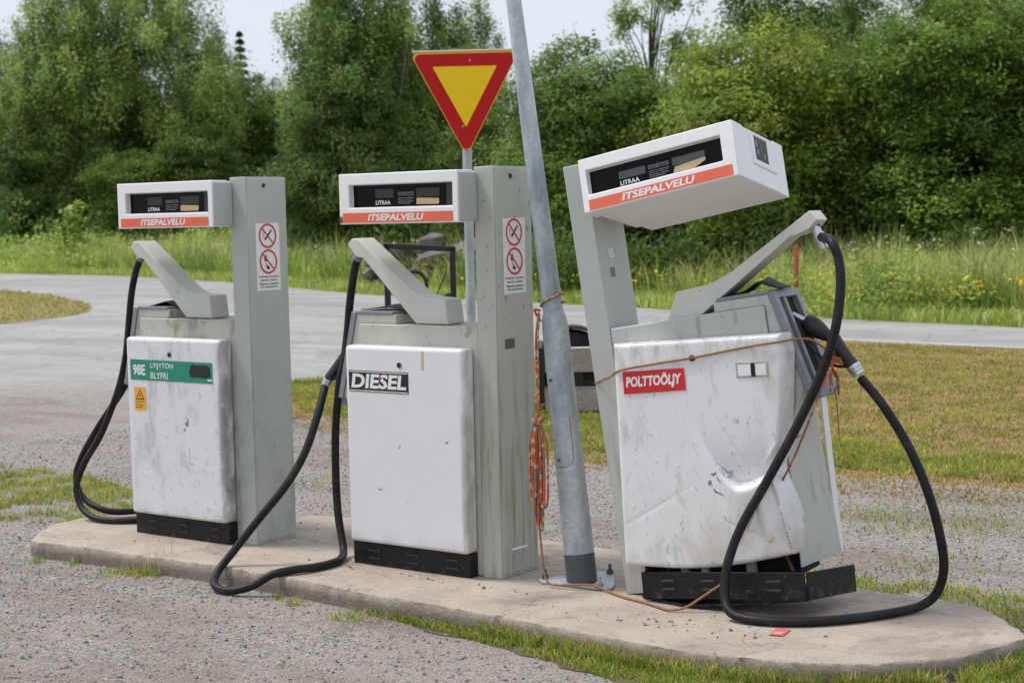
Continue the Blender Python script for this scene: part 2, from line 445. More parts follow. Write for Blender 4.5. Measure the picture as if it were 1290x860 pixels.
# ------------------------------------------------------------------ mesh builder
class MB:
    def __init__(s):
        s.v, s.f, s.m = [], [], []

    def add(s, vs, fs, mi=0):
        o = len(s.v)
        s.v += [Vector(p) for p in vs]
        for f in fs:
            s.f.append(tuple(o + i for i in f))
            s.m.append(mi)
        return s

    def box(s, x0, x1, y0, y1, z0, z1, mi=0):
        x0, x1 = min(x0, x1), max(x0, x1)
        vs = [(x, y, z) for z in (z0, z1) for y in (y0, y1) for x in (x0, x1)]
        return s.add(vs, [(0, 2, 3, 1), (4, 5, 7, 6), (0, 1, 5, 4), (2, 6, 7, 3), (0, 4, 6, 2), (1, 3, 7, 5)], mi)

    def prism(s, poly, y0, y1, mi=0, axis='y'):
        """polygon (x, z) pushed along y, or (x, y) along z when axis is z"""
        n = len(poly)
        if axis == 'y': vs = [(a, y0, b) for a, b in poly] + [(a, y1, b) for a, b in poly]
        else: vs = [(a, b, y0) for a, b in poly] + [(a, b, y1) for a, b in poly]
        fs = [tuple(range(n)), tuple(range(2 * n - 1, n - 1, -1))] + [(i, (i + 1) % n, n + (i + 1) % n, n + i) for i in range(n)]
        return s.add(vs, fs, mi)

    def tube(s, path, r, n=12, mi=0, caps=True):
        path = [Vector(p) for p in path]
        k = len(path)
        rs = r if isinstance(r, (list, tuple)) else [r] * k
        t0 = (path[1] - path[0]).normalized()
        ref = Vector((0, 0, 1)) if abs(t0.z) < 0.9 else Vector((1, 0, 0))
        u = t0.cross(ref).normalized()
        vs, fs = [], []
        for i, p in enumerate(path):
            t = (path[min(i + 1, k - 1)] - path[max(i - 1, 0)])
            t = t.normalized() if t.length > 1e-9 else t0
            u = (u - t * u.dot(t))
            u = u.normalized() if u.length > 1e-6 else t.orthogonal().normalized()
            w = t.cross(u)
            for j in range(n):
                a = 2 * math.pi * j / n
                vs.append(p + (u * math.cos(a) + w * math.sin(a)) * rs[i])
        for i in range(k - 1):
            for j in range(n):
                a, b = i * n + j, i * n + (j + 1) % n
                fs.append((a, b, b + n, a + n))
        if caps:
            fs.append(tuple(range(n - 1, -1, -1)))
            fs.append(tuple((k - 1) * n + j for j in range(n)))
        return s.add(vs, fs, mi)

    def disc(s, O, U, W, r, n=24, mi=0, r0=0.0, a0=0.0, a1=2 * math.pi):
        O, U, W = Vector(O), Vector(U), Vector(W)
        full = abs(a1 - a0 - 2 * math.pi) < 1e-6
        k = n if full else n + 1
        ang = [a0 + (a1 - a0) * i / n for i in range(k)]
        out = [O + (U * math.cos(a) + W * math.sin(a)) * r for a in ang]
        if r0 <= 0:
            return s.add(out, [tuple(range(k))], mi)
        inn = [O + (U * math.cos(a) + W * math.sin(a)) * r0 for a in ang]
        fs = [(i, (i + 1) % k, k + (i + 1) % k, k + i) for i in range(n)]
        return s.add(out + inn, fs, mi)

    def flat(s, O, U, W, pts, mi=0):
        """polygon given in the plane O + a U + b W"""
        O, U, W = Vector(O), Vector(U), Vector(W)
        return s.add([O + U * a + W * b for a, b in pts], [tuple(range(len(pts)))], mi)

    def text(s, txt, O, U, W, w, h, mi=0, bold=0.0, shear=0.0):
        """lettering fitted to the box w x h with its lower left corner at O"""
        vs, fs = glyphs(txt, bold, shear)
        xs = [p[0] for p in vs]; ys = [p[1] for p in vs]
        x0, x1, y0, y1 = min(xs), max(xs), min(ys), max(ys)
        O, U, W = Vector(O), Vector(U), Vector(W)
        return s.add([O + U * ((x - x0) / (x1 - x0) * w) + W * ((y - y0) / (y1 - y0) * h) for x, y in vs], fs, mi)

    def map(s, fn):
        s.v = [Vector(fn(p)) for p in s.v]
        return s

    def build(s, name, mats, parent=None, bevel=0.0, seg=2, smooth=38, matrix=None):
        me = bpy.data.meshes.new(name)
        me.from_pydata([tuple(p) for p in s.v], [], s.f)
        bm = bmesh.new()
        bm.from_mesh(me)
        bmesh.ops.recalc_face_normals(bm, faces=bm.faces)
        bm.to_mesh(me)
        bm.free()
        mats = mats if isinstance(mats, (list, tuple)) else [mats]
        for m in mats: me.materials.append(m)
        me.polygons.foreach_set('material_index', s.m)
        o = bpy.data.objects.new(name, me)
        C.objects.link(o)
        if parent is not None: o.parent = parent
        if matrix is not None: o.matrix_local = matrix
        if bevel:
            b = o.modifiers.new('bevel', 'BEVEL')
            b.width = bevel; b.segments = seg; b.limit_method = 'ANGLE'; b.angle_limit = R(35)
        if smooth:
            me.shade_smooth()
            me.set_sharp_from_angle(angle=R(smooth if not bevel else 70))
        return o


_gl = {}


def glyphs(txt, bold, shear):
    k = (txt, bold, shear)
    if k not in _gl:
        cu = bpy.data.curves.new('lettering', 'FONT')
        cu.body = txt; cu.size = 1.0; cu.offset = bold; cu.shear = shear
        cu.resolution_u = 3
        o = bpy.data.objects.new('lettering', cu)
        C.objects.link(o)
        dg = bpy.context.evaluated_depsgraph_get()
        me = bpy.data.meshes.new_from_object(o.evaluated_get(dg))
        _gl[k] = ([(v.co.x, v.co.y) for v in me.vertices], [tuple(p.vertices) for p in me.polygons])
        bpy.data.objects.remove(o)
        bpy.data.curves.remove(cu)
        bpy.data.meshes.remove(me)
    return _gl[k]


def curve(pts, n=10):
    """Catmull-Rom through the points"""
    p = [Vector(q) for q in pts]
    p = [p[0] * 2 - p[1]] + p + [p[-1] * 2 - p[-2]]
    out = []
    for i in range(1, len(p) - 2):
        a, b, c, d = p[i - 1:i + 3]
        for k in range(n):
            t = k / n
            out.append(0.5 * ((2 * b) + (c - a) * t + (2 * a - 5 * b + 4 * c - d) * t * t + (3 * b - a - 3 * c + d) * t ** 3))
    out.append(p[-2])
    return out


def np_mesh(name, verts, nper, mats, midx, parent=None, smooth=False):
    """big mesh of separate n-gons (nper corners each)"""
    nf = len(verts) // nper
    me = bpy.data.meshes.new(name)
    me.vertices.add(len(verts)); me.vertices.foreach_set('co', verts.astype(np.float32).ravel())
    me.loops.add(len(verts)); me.loops.foreach_set('vertex_index', np.arange(len(verts), dtype=np.int32))
    me.polygons.add(nf)
    me.polygons.foreach_set('loop_start', np.arange(0, len(verts), nper, dtype=np.int32))
    for m in mats: me.materials.append(m)
    me.polygons.foreach_set('material_index', midx.astype(np.int32))
    me.update(calc_edges=True)
    me.validate()
    o = bpy.data.objects.new(name, me)
    C.objects.link(o)
    if parent is not None: o.parent = parent
    return o


# ------------------------------------------------------------------ the ground
def road_far(x):      # far edge of the road
    return np.interp(x, [-160, -50, -41, -32, -22.4, -17.8, -14.6, -11.2, -7.3, -3.9, 20, 60], [58, 35.3, 33.3, 29.6, 24.5, 23.0, 22.1, 20.8, 19.4, 18.4, 13.5, 6])


def road_near(x):     # near edge of the road on the right of the junction
    return np.interp(x, [-12, -8.2, -5.3, -2.7, 20, 60], [16.6, 15.6, 15.2, 14.75, 9.8, 2.3])


def rise(x, y):
    t = np.clip((y - road_far(x) - 1.5) / 26.0, 0, 1)
    return 0.95 * t * t * (3 - 2 * t)


def sheet_grid(name, mat, x0, x1, y0, y1, nx, ny, z, fn=None):
    xs = np.linspace(x0, x1, nx); ys = np.linspace(y0, y1, ny)
    vs = [(x, y, z + (float(fn(x, y)) if fn else 0)) for y in ys for x in xs]
    fs = [(j * nx + i, j * nx + i + 1, (j + 1) * nx + i + 1, (j + 1) * nx + i) for j in range(ny - 1) for i in range(nx - 1)]
    return tag(MB().add(vs, fs).build(name, mat), kind='structure')


sheet_grid('ground', M['meadow'], -420, 420, -300, 600, 211, 226, GROUND - 0.016, rise)


def inside(px, py, poly):
    px = np.asarray(px); py = np.asarray(py)
    r = np.zeros(px.shape, bool)
    n = len(poly)
    for i in range(n):
        x1, y1 = poly[i]; x2, y2 = poly[(i + 1) % n]
        with np.errstate(divide='ignore', invalid='ignore'):
            r ^= ((y1 > py) != (y2 > py)) & (px < (x2 - x1) * (py - y1) / (y2 - y1 + 1e-12) + x1)
    return r


def rough_poly(poly, step=0.35, amp=0.12, seed=0):
    """the polygon with a ragged natural edge"""
    rg = random.Random(seed)
    out = []
    n = len(poly)
    for i in range(n):
        a, b = Vector(poly[i]), Vector(poly[(i + 1) % n])
        L = (b - a).length
        k = max(1, min(140, int(L / step)))
        nrm = Vector((-(b - a).y, (b - a).x)) / max(L, 1e-6)
        for j in range(k):
            p = a.lerp(b, j / k)
            out.append(tuple(p + nrm * rg.uniform(-amp, amp)))
    return out


def sheet(name, poly, z, mat, kind='structure'):
    me = MB().add([(x, y, z) for x, y in poly], [tuple(range(len(poly)))]).build(name, mat, smooth=0)
    return tag(me, kind=kind)


# asphalt: the road and, from the junction, the worn forecourt running towards the pumps
xs = np.linspace(-150, 60, 85)
vs, fs = [], []
FORECOURT_NEAR = ([-150, -60, -36.5, -29, -24, -21.3, -18, -10.6, -9.2, -8.3, -7.6, -7.3, -8.2, -5.3, -2.7, 20, 60], None)
road = [(float(x), float(road_far(x))) for x in np.linspace(-150, 60, 90)]
road += [(60, 2.3), (20, 9.8), (-2.7, 14.75), (-5.3, 15.15), (-7.6, 15.4), (-8.0, 14.2), (-7.7, 12.7), (-7.9, 10.6), (-8.6, 8.6), (-8.6, 7.6), (-8.0, 4.9), (-9.6, 3.6), (-13, 0.6), (-21, -2.0), (-40, 2), (-150, 40)]
sheet('road', rough_poly(road, 0.5, 0.05, 3), GROUND - 0.008, M['asphalt'])
line = [(float(x), float(road_near(x)) + 0.28) for x in np.linspace(-7, 60, 40)]
line += [(x, y - 0.14) for x, y in reversed(line)]
sheet('road_marking', line, GROUND - 0.004, M['line'])

GRAVEL = [(-10.5, 4.7), (-9.2, 5.3), (-8.2, 6.3), (-6.6, 5.2), (-5.0, 4.9), (-3.2, 4.2), (-1.7, 3.7), (-0.4, 4.1), (0.6, 4.0), (1.4, 4.1), (4, 3.4), (9, 2.5), (14, -1), (14, -14), (-3, -14), (-14, -8), (-16, 1.0)]
sheet('gravel_yard', rough_poly(rough_poly(GRAVEL, 1.1, 0.30, 15), 0.15, 0.10, 5), GROUND - 0.004, M['gravel'])
BANK = [(-8.6, 6.9), (-6.4, 4.7), (-3.0, 3.7), (-0.4, 3.5), (1.2, 3.6), (5, 2.6), (12, 0.9), (30, 6.5), (20, 9.6), (-2.7, 14.7), (-5.3, 15.1), (-7.6, 15.3), (-8.0, 14.2), (-7.7, 12.7), (-7.9, 10.6), (-8.6, 8.6)]
sheet('lawn', rough_poly(BANK, 0.4, 0.12, 8), GROUND - 0.0065, M['bank'])
PATCH = [(-36, 24.2), (-31.5, 22.3), (-26.8, 19.6), (-24.2, 17.6), (-22.8, 16), (-22.2, 14.4), (-21.8, 12.6), (-27, 8), (-42, 12), (-44, 24)]
sheet('lawn', rough_poly(PATCH, 0.5, 0.12, 9), GROUND - 0.003, M['bank'])

# the concrete island under the pumps
ISL = [(-3.235, 0.12), (-3.225, -0.15), (-2.95, -0.50), (-2.84, -0.545), (-2.66, -0.515), (-2.22, -0.488), (-1.80, -0.487), (-1.32, -0.482), (-0.85, -0.507), (-0.45, -0.55), (0.105, -0.58), (0.48, -0.60), (1.01, -0.65), (1.45, -0.683), (1.87, -0.608), (2.12, -0.496), (2.40, -0.20), (2.51, 0.235), (2.18, 0.63), (1.62, 0.70), (0.0, 0.90), (-0.6, 0.95), (-1.8, 0.92), (-2.8, 0.70)]


def island():
    ring = rough_poly(ISL, 0.025, 0.005, 2)
    c = Vector((-0.35, 0.15))
    rg = random.Random(4)
    prof = [(0.05, 0.0), (0.014, 0.0), (0.003, -0.003), (0.0, -0.012), (-0.002, -0.04), (-0.003, -0.07), (-0.006, -0.13)]
    n = len(ring)
    vs, fs = [], []
    P = [Vector(p) for p in ring]
    nr = []
    for i in range(n):
        t = (P[(i + 3) % n] - P[i - 3]).normalized()
        nn = Vector((t.y, -t.x))
        if nn.dot(c - P[i]) < 0: nn = -nn
        nr.append(nn)
    for k, (ins, z) in enumerate(prof):
        for i in range(n):
            j = rg.uniform(-1, 1) * (0.0035 if 0 < k < 6 else 0.001) + (0.005 * math.sin(6.28319 * 11 * i / n) * math.sin(6.28319 * 4 * i / n + 1) if k > 0 else 0)
            p = P[i] + nr[i] * (ins + j)
            vs.append((p.x, p.y, z + (rg.uniform(-0.003, 0.001) if 1 < k < 5 else 0)))
    for k in range(len(prof) - 1):
        for i in range(n):
            fs.append((k * n + i, k * n + (i + 1) % n, (k + 1) * n + (i + 1) % n, (k + 1) * n + i))
    fs.append(tuple(range(n)))
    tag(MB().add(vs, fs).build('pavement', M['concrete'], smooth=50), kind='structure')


island()


# ------------------------------------------------------------------ fuel pumps
def sheet_y(mb, x0, x1, z0, z1, y, mi=0):
    mb.add([(x0, y, z0), (x1, y, z0), (x1, y, z1), (x0, y, z1)], [(0, 1, 2, 3)], mi)


X_, Y_, Z_ = Vector((1, 0, 0)), Vector((0, 1, 0)), Vector((0, 0, 1))


def frame_shell(mb, x0, x1, z0, z1, a0, a1, b0, b1, vf, vb, vin, mi=0, sgn=1):
    """a hood with a recessed opening: outer box x0..x1, z0..z1, opening a0..a1, b0..b1, front vf, back vb, recess floor vin"""
    o = [(x0, z0), (x1, z0), (x1, z1), (x0, z1)]
    i = [(a0, b0), (a1, b0), (a1, b1), (a0, b1)]
    vs = [(x, vf, z) for x, z in o] + [(x, vf, z) for x, z in i] + [(x, vb, z) for x, z in o] + [(x, vin, z) for x, z in i]
    fs = []
    for k in range(4):
        l = (k + 1) % 4
        fs += [(k, l, 4 + l, 4 + k), (k, l, 8 + l, 8 + k), (4 + k, 4 + l, 12 + l, 12 + k)]
    fs.append((8, 9, 10, 11)); fs.append((12, 13, 14, 15))
    mb.add(vs, fs, mi)


def make_head(root, s, mat, matrix=None, third=False):
    X = lambda u: s * u
    lo, hi = sorted((X(0.100), X(0.854)))
    wl, wh = sorted((X(0.132), X(0.789)))
    bl, bh = sorted((X(0.130), X(0.829)))
    mb = MB()
    frame_shell(mb, lo, hi, 1.735, 1.985, wl, wh, 1.816, 1.929, -0.149, -0.030, -0.112)
    rlo, rhi = sorted((X(0.150), X(0.854)))
    frame_shell(mb, rlo, rhi, 1.735, 1.985, *sorted((X(0.18), X(0.789))), 1.816, 1.929, 0.459, 0.345, 0.425)
    a, b = sorted((X(0.119), X(0.852)))
    mb.box(a, b, -0.033, 0.348, 1.738, 1.980)
    e = X(0.852)
    if True:   # raised frame round the small end window
        for v0, v1, z0, z1 in ((0.050, 0.085, 1.822, 1.975), (0.245, 0.332, 1.822, 1.975), (0.085, 0.245, 1.822, 1.850), (0.085, 0.245, 1.958, 1.975)):
            mb.box(e - s * 0.004, e + s * 0.007, v0, v1, z0, z1)
    head = mb.build('display_head', mat, root, bevel=0.012, seg=3, matrix=matrix)
    # front window: dark glass, two dead displays, print and a beige card
    g = MB()
    sheet_y(g, wl + 0.001, wh - 0.001, 1.817, 1.928, -0.1135)
    W = wh - wl
    y = -0.1145
    for f0, f1 in ((0.22, 0.42), (0.62, 0.86)):
        if third: sheet_y(g, wl + W * f0, wl + W * f1, 1.858, 1.893, y + 0.0005, 2)
        else: sheet_y(g, wl + W * (f0 + 0.0), wl + W * (f1 - 0.02), 1.862, 1.905, y + 0.0005, 5)
    g.text('LITRAA', (wl + W * 0.225, y, 1.829), X_, Z_, W * 0.145, 0.021, 1, 0.02)
    tx, tw = wl + W * 0.445, W * 0.15
    for k in range(4):
        g.text(('suurin mittaus', 'pienin mittaus 2 l', 'tarkista nollaus', 'ennen tankkausta')[k], (tx, y, 1.857 - k * 0.0085), X_, Z_, tw * (1, 0.92, 0.97, 0.8)[k], 0.0055, 3, 0.01)
    for z0, z1 in ((1.871, 1.8725), (1.8855, 1.887)): sheet_y(g, tx, tx + tw, z0, z1, y, 3)
    for x0 in (tx, tx + tw - 0.0015): sheet_y(g, x0, x0 + 0.0015, 1.8725, 1.8855, y, 3)
    g.text('KORJATTU', (tx + 0.006, y, 1.8755), X_, Z_, tw - 0.012, 0.007, 3, 0.02)
    if not third: sheet_y(g, wl + W * 0.905, wh - 0.002, 1.818, 1.927, y + 0.0006, 6)  # paler grey band at the right end of the window
    c0, c1 = wl + W * 0.622, wl + W * 0.835
    if third: g.flat((c0, y - 0.0005, 1.826), X_, Z_, [(0, 0), (0.10, 0.0), (0.155, 0.022), (0.158, 0.036), (0.13, 0.035), (0.01, 0.026)], 4)
    else: g.flat((c0, y - 0.0005, 1.826), X_, Z_, [(0, 0.001), (c1 - c0 - 0.004, 0), (c1 - c0, 0.005), (c1 - c0 + 0.001, 0.028), (0.01, 0.032), (0, 0.029)], 4)
    g.build('display_window', [M['glass'], M['whitep'], M['lcd'], M['greyp'], M['beige'], M['wheel'], M['endband']], head, smooth=0)
    # orange self-service banner
    b_ = MB()
    yb = -0.1505
    sheet_y(b_, bl, bh, 1.743, 1.791, yb)
    w = bh - bl
    b_.text('ITSEPALVELU', (bl + w * 0.235, yb - 0.0008, 1.7505), X_, Z_, w * 0.51, 0.0335, 1, 0.035, 0.18)
    if not third and root['rust']: b_.flat((bl - 0.022, yb - 0.0003, 1.742), X_, Z_, [(0, 0), (0.02, 0), (0.019, 0.03), (0.008, 0.034), (0.0, 0.03)], 2)
    b_.build('banner', [M['orange'], M['whitep'], M['rustm']], head, smooth=0)
    # grey closing panel at the column end, small window at the free end
    MB().box(X(0.0935), X(0.113), -0.139, -0.004, 1.742, 1.974).build('end_panel', M['grey1'] if s < 0 else M['grey3'], head, bevel=0.004)
    k = MB()
    xe = e + s * 0.002
    k.add([(xe, 0.084, 1.849), (xe, 0.246, 1.849), (xe, 0.246, 1.959), (xe, 0.084, 1.959)], [(0, 1, 2, 3)], 0)
    for v0, v1, z0, z1 in ((0.10, 0.13, 1.91, 1.945), (0.11, 0.14, 1.875, 1.90), (0.16, 0.165, 1.86, 1.945), (0.19, 0.215, 1.87, 1.89)):
        k.add([(xe + s * 0.001, v0, z0), (xe + s * 0.001, v1, z0), (xe + s * 0.001, v1, z1), (xe + s * 0.001, v0, z1)], [(0, 1, 2, 3)], 1)
    k.build('end_window', [M['glass'], M['lcd']], head, smooth=0)
    return head


def make_holster(root, s, mat):
    X = lambda u: s * u
    prof = [(0.640, 1.2295), (0.640, 1.277), (0.903, 1.277), (1.005, 0.852), (0.925, 0.722), (0.882, 0.722), (0.882, 1.2295)]
    h = MB().prism([(X(u), z) for u, z in prof], 0.014, 0.302).build('nozzle_holster', mat, root, bevel=0.004)
    A, B = Vector((0.903, 0, 1.277)), Vector((1.008, 0, 0.846))
    t = (B - A).normalized()
    nrm = Vector((-t.z, 0, t.x))
    if nrm.x < 0: nrm = -nrm
    L = (B - A).length
    fr = MB()

    def rail(v0, v1, l0, l1, h0=0.0005, h1=0.030, mi=0):
        c = [A + t * l0 + nrm * h0, A + t * l1 + nrm * h0, A + t * l1 + nrm * h1, A + t * l0 + nrm * h1]
        fr.prism([(X(p.x), p.z) for p in c], v0, v1, mi)
    rail(0.006, 0.052, -0.004, L + 0.01)
    rail(0.112, 0.142, 0.030, L - 0.02, 0.0005, 0.026)
    rail(0.268, 0.312, -0.004, L + 0.01)
    rail(0.052, 0.268, -0.004, 0.030)
    rail(0.052, 0.268, L - 0.025, L + 0.06, 0.0005, 0.045)
    rail(0.053, 0.267, 0.031, L - 0.026, 0.0004, 0.0035, 1)
    rail(0.060, 0.100, 0.055, 0.105, 0.003, 0.010, 2)
    # top lip
    fr.box(X(0.66), X(0.905), 0.010, 0.306, 1.2775, 1.292, 0)
    fr.build('holster_frame', [M['holster'], M['dark'], M['beige']], h, bevel=0.005)
    return h


def flap(root, s, u0, u1, z0, seed, hump=0.030):
    rg = random.Random(seed)
    mb = MB()
    nx, ny = 14, 6
    a = [rg.uniform(-1, 1) for _ in range(6)]
    vs = []
    for j in range(ny):
        for i in range(nx):
            f, g = i / (nx - 1), j / (ny - 1)
            z = z0 + 0.004 + hump * max(0, 1 - abs(f - 0.60) / 0.42) ** 1.4 * (0.75 + 0.35 * g) + 0.003 * math.sin(f * 9 + a[1] * 3) + 0.022 * max(0, 0.25 - f) * 3 * g
            vs.append((s * (u0 + (u1 - u0) * f + 0.01 * math.sin(g * 5)), 0.06 + 0.17 * g + 0.02 * math.sin(f * 4), max(z, z0 + 0.002)))
    fs = [(j * nx + i, j * nx + i + 1, (j + 1) * nx + i + 1, (j + 1) * nx + i) for j in range(ny - 1) for i in range(nx - 1)]
    o = mb.add(vs, fs).build('rubber_flap', M['flap'], root)
    sm = o.modifiers.new('thick', 'SOLIDIFY'); sm.thickness = 0.004
    return o


def sticker(root, x):
    """no smoking / no naked flame notice on the outer side of the column"""
    k = MB()
    O = Vector((x, 0.062, 1.384)); w, h = 0.182, 0.366
    k.flat(O, Y_, Z_, [(0, 0), (w, 0), (w, h), (0, h)], 0)
    x2, x3 = x + 0.0006, x + 0.0012
    for n, zc in enumerate((1.681, 1.541)):
        c = Vector((x3, 0.153, zc))
        k.disc(c, Y_, Z_, 0.067, 40, 1, 0.056)
        d = Vector((0, 0.7071, -0.7071)); e = Vector((0, 0.7071, 0.7071))
        k.flat(c, d, e, [(-0.057, -0.0045), (0.057, -0.0045), (0.057, 0.0045), (-0.057, 0.0045)], 1)
        c2 = Vector((x2, 0.153, zc))
        if n == 0:     # cigarette and its smoke
            k.flat(c2, e, d, [(-0.030, -0.006), (0.030, -0.006), (0.030, 0.006), (-0.030, 0.006)], 2)
            k.flat(c2, e, d, [(0.033, -0.006), (0.044, -0.006), (0.044, 0.006), (0.033, 0.006)], 2)
            k.flat(c2, Y_, Z_, [(-0.034, -0.014), (-0.030, -0.014), (-0.034, 0.006), (-0.028, 0.022), (-0.032, 0.022), (-0.039, 0.006)], 3)
            k.flat(c2, Y_, Z_, [(-0.026, -0.012), (-0.023, -0.012), (-0.026, 0.006), (-0.022, 0.018), (-0.025, 0.018), (-0.030, 0.005)], 3)
        else:          # burning match and a flame
            k.flat(c2, Y_, Z_, [(-0.030, 0.010), (-0.020, -0.004), (-0.010, 0.012), (-0.012, 0.030), (-0.019, 0.042), (-0.022, 0.026), (-0.030, 0.030)], 2)
            k.flat(c2, Y_, Z_, [(-0.024, -0.006), (-0.016, -0.010), (0.002, -0.030), (-0.006, -0.034)], 2)
            k.flat(c2, Y_, Z_, [(-0.018, -0.030), (-0.004, -0.044), (0.010, -0.036), (0.006, -0.026), (-0.008, -0.024)], 2)
    for n, t in enumerate(('Pysäytä moottori', 'täytön ajaksi', 'Stanna motorn', 'vid påfyllning')):
        ww = (0.155, 0.128, 0.142, 0.140)[n]
        k.text(t, (x2, 0.153 - ww / 2, 1.452 - n * 0.0185), Y_, Z_, ww, 0.0135, 2, 0.02)
    k.build('no_smoking_sticker', [M['whitep'], M['redp'], M['blackprint'], M['greyp']], root, smooth=0)


def louvres(mb, s, v, mi=1, us=(0.26, 0.51, 0.76), z=(0.038, 0.078)):
    for u in us:
        for zz in z:
            mb.prism([(s * (u - 0.042), zz - 0.008), (s * (u + 0.042), zz - 0.008), (s * (u + 0.036), zz + 0.008), (s * (u - 0.036), zz + 0.008)], v - 0.006, v + 0.002, mi)


def make_lock(door, x, z, y):
    mb = MB()
    mb.tube([(x, y + 0.004, z), (x, y - 0.004, z)], 0.0145, 16, 0)
    mb.tube([(x, y - 0.0035, z), (x, y - 0.0050, z)], 0.009, 12, 1)
    mb.build('lock', [M['armunder'], M['dark']], door)


def nozzle(root, spout, body, grip, tail, local, rad=1.0):
    """hand nozzle: metal spout, black body with a guard loop, ribbed grip, silver collar"""
    mb = MB()
    c = curve(body, 6)
    n = len(c)
    mb.tube(c, [rad * (0.020 + 0.018 * math.sin(math.pi * min(1, 0.15 + i / n))) for i in range(n)], 14, 0)
    g = curve(grip, 10)
    mb.tube(g, [rad * (0.0245 + (0.002 if i % 2 else 0)) for i in range(len(g))], 14, 0)
    a, b = Vector(body[-1]), Vector(grip[-1])
    d = (b - a)
    side = Vector((d.z, 0, -d.x)).normalized()
    if side.z > 0: side = -side
    m = Vector(body[len(body) // 2])
    loop = curve([m + side * 0.02, m + side * 0.075 + d * 0.1, a.lerp(b, 0.55) + side * 0.075, a.lerp(b, 0.95) + side * 0.02], 6)
    mb.tube(loop, 0.007, 8, 0)
    mb.tube(curve([a + Vector((0, 0, 0.025)), a + d * 0.12 + Vector((0, 0, 0.042)), a + d * 0.3 + Vector((0, 0, 0.03))], 4), 0.008, 8, 0)
    o = mb.build('nozzle', [M['blackp']], root)
    MB().tube(curve(spout, 6), 0.0125 * rad, 12, 0).build('spout', M['chrome'], o)
    e = Vector(tail) - b
    k = MB()
    for i, (t0, t1) in enumerate(((0.0, 0.36), (0.40, 0.66), (0.70, 1.0))):
        k.tube([b + e * t0, b + e * t1], (0.0285, 0.0275, 0.026)[i] * rad, 16, 0)
    k.build('collar', M['chrome'], o)
    return o


def hose(root, pts, r, start, end=None):
    h = MB().tube(curve(pts, 12), r, 14, 0).build('hose', M['rubber'], root)
    a, b = Vector(start[0]), Vector(start[1])
    k = MB()
    k.tube([a, a.lerp(b, 0.5)], r * 1.05, 14, 0)
    k.tube([a.lerp(b, 0.5), b], r * 1.25, 14, 0)
    k.build('coupling', M['chrome'] if end is None else M['holster'], h)
    return h


def screws(mb, x, pts, mi):
    for v, z in pts: mb.tube([(x - 0.002, v, z), (x + 0.003, v, z)], 0.006, 8, mi)


def base_pump(name, loc, s, grey, tray, white, arm_mat, arm_prof, rot=None, seed=0, rust=False):
    root = empty(name, loc, rot)
    root['rust'] = rust
    X = lambda u: s * u
    col = MB().box(X(0), X(0.115), 0, 0.31, 0.0, 2.0)
    col.box(X(-0.0045), X(0.002), 0.012, 0.288, 0.016, 1.992)
    column = col.build('column', grey, root, bevel=0.004, seg=2)
    cab = MB().box(X(0.1165), X(0.880), 0.003, 0.307, 0.004 if s < 0 else 0.20, 1.2285)
    cab.build('cabinet', tray, root, bevel=0.006)
    if s > 0: MB().box(0.881, 0.892, 0.20, 0.33, 0.20, 0.70).box(0.125, 0.85, 0.05, 0.29, 0.03, 0.199).build('shade_filler', M['dark'], root, bevel=0.004)  # near-black boxes added as painted shade in the gaps round the cabinet
    make_holster(root, s, tray)
    arm = MB().prism([(X(u), z) for u, z in arm_prof], 0.028, 0.165)
    arm.build('hose_arm', arm_mat, root, bevel=0.0075 if s < 0 else 0.0035, seg=3)
    root.__setitem__('rust', rust)
    return root, column


ARM = [(0.523, 1.2320), (0.864, 1.561), (0.909, 1.566), (0.967, 1.629), (0.940, 1.660), (0.900, 1.664), (0.70, 1.515), (0.55, 1.405), (0.50, 1.377), (0.44, 1.364), (0.335, 1.358), (0.318, 1.2320)]


def upright_pump(name, loc, grey, tray, white, arm_mat, seed, rust):
    s = -1
    root, column = base_pump(name, loc, s, grey, tray, white, arm_mat, ARM, None, seed, rust)
    # screw near the top of the column
    lk = MB()
    lk.tube([(0.003, 0.135, 1.953), (0.0062, 0.135, 1.953)], 0.0135, 14, 0)
    lk.tube([(0.0060, 0.135, 1.953), (0.0068, 0.135, 1.953)], 0.008, 10, 1)
    lk.build('lock', [M['armunder'], M['dark']], column)
    sticker(root, 0.0058)
    make_head(root, s, M['head_white'])
    door = MB().box(-0.894, -0.137, -0.097, -0.002, 0.122, 1.125).build('door', white, root, bevel=0.020, seg=4)
    make_lock(door, -0.533, 1.035, -0.097)
    rear = MB().box(-0.894, -0.137, 0.3125, 0.407, 0.122, 1.125).build('door', white, root, bevel=0.020, seg=4)
    rear['label'] = 'white sheet door on the far side'
    pl = MB().box(-0.904, -0.147, -0.060, 0.372, 0.0, 0.118)
    louvres(pl, s, -0.060)
    pl.build('plinth', [M['plinth'], M['blackp']], root, bevel=0.004)
    return root, door


G = 'self-service fuel pumps in a row on the concrete island'
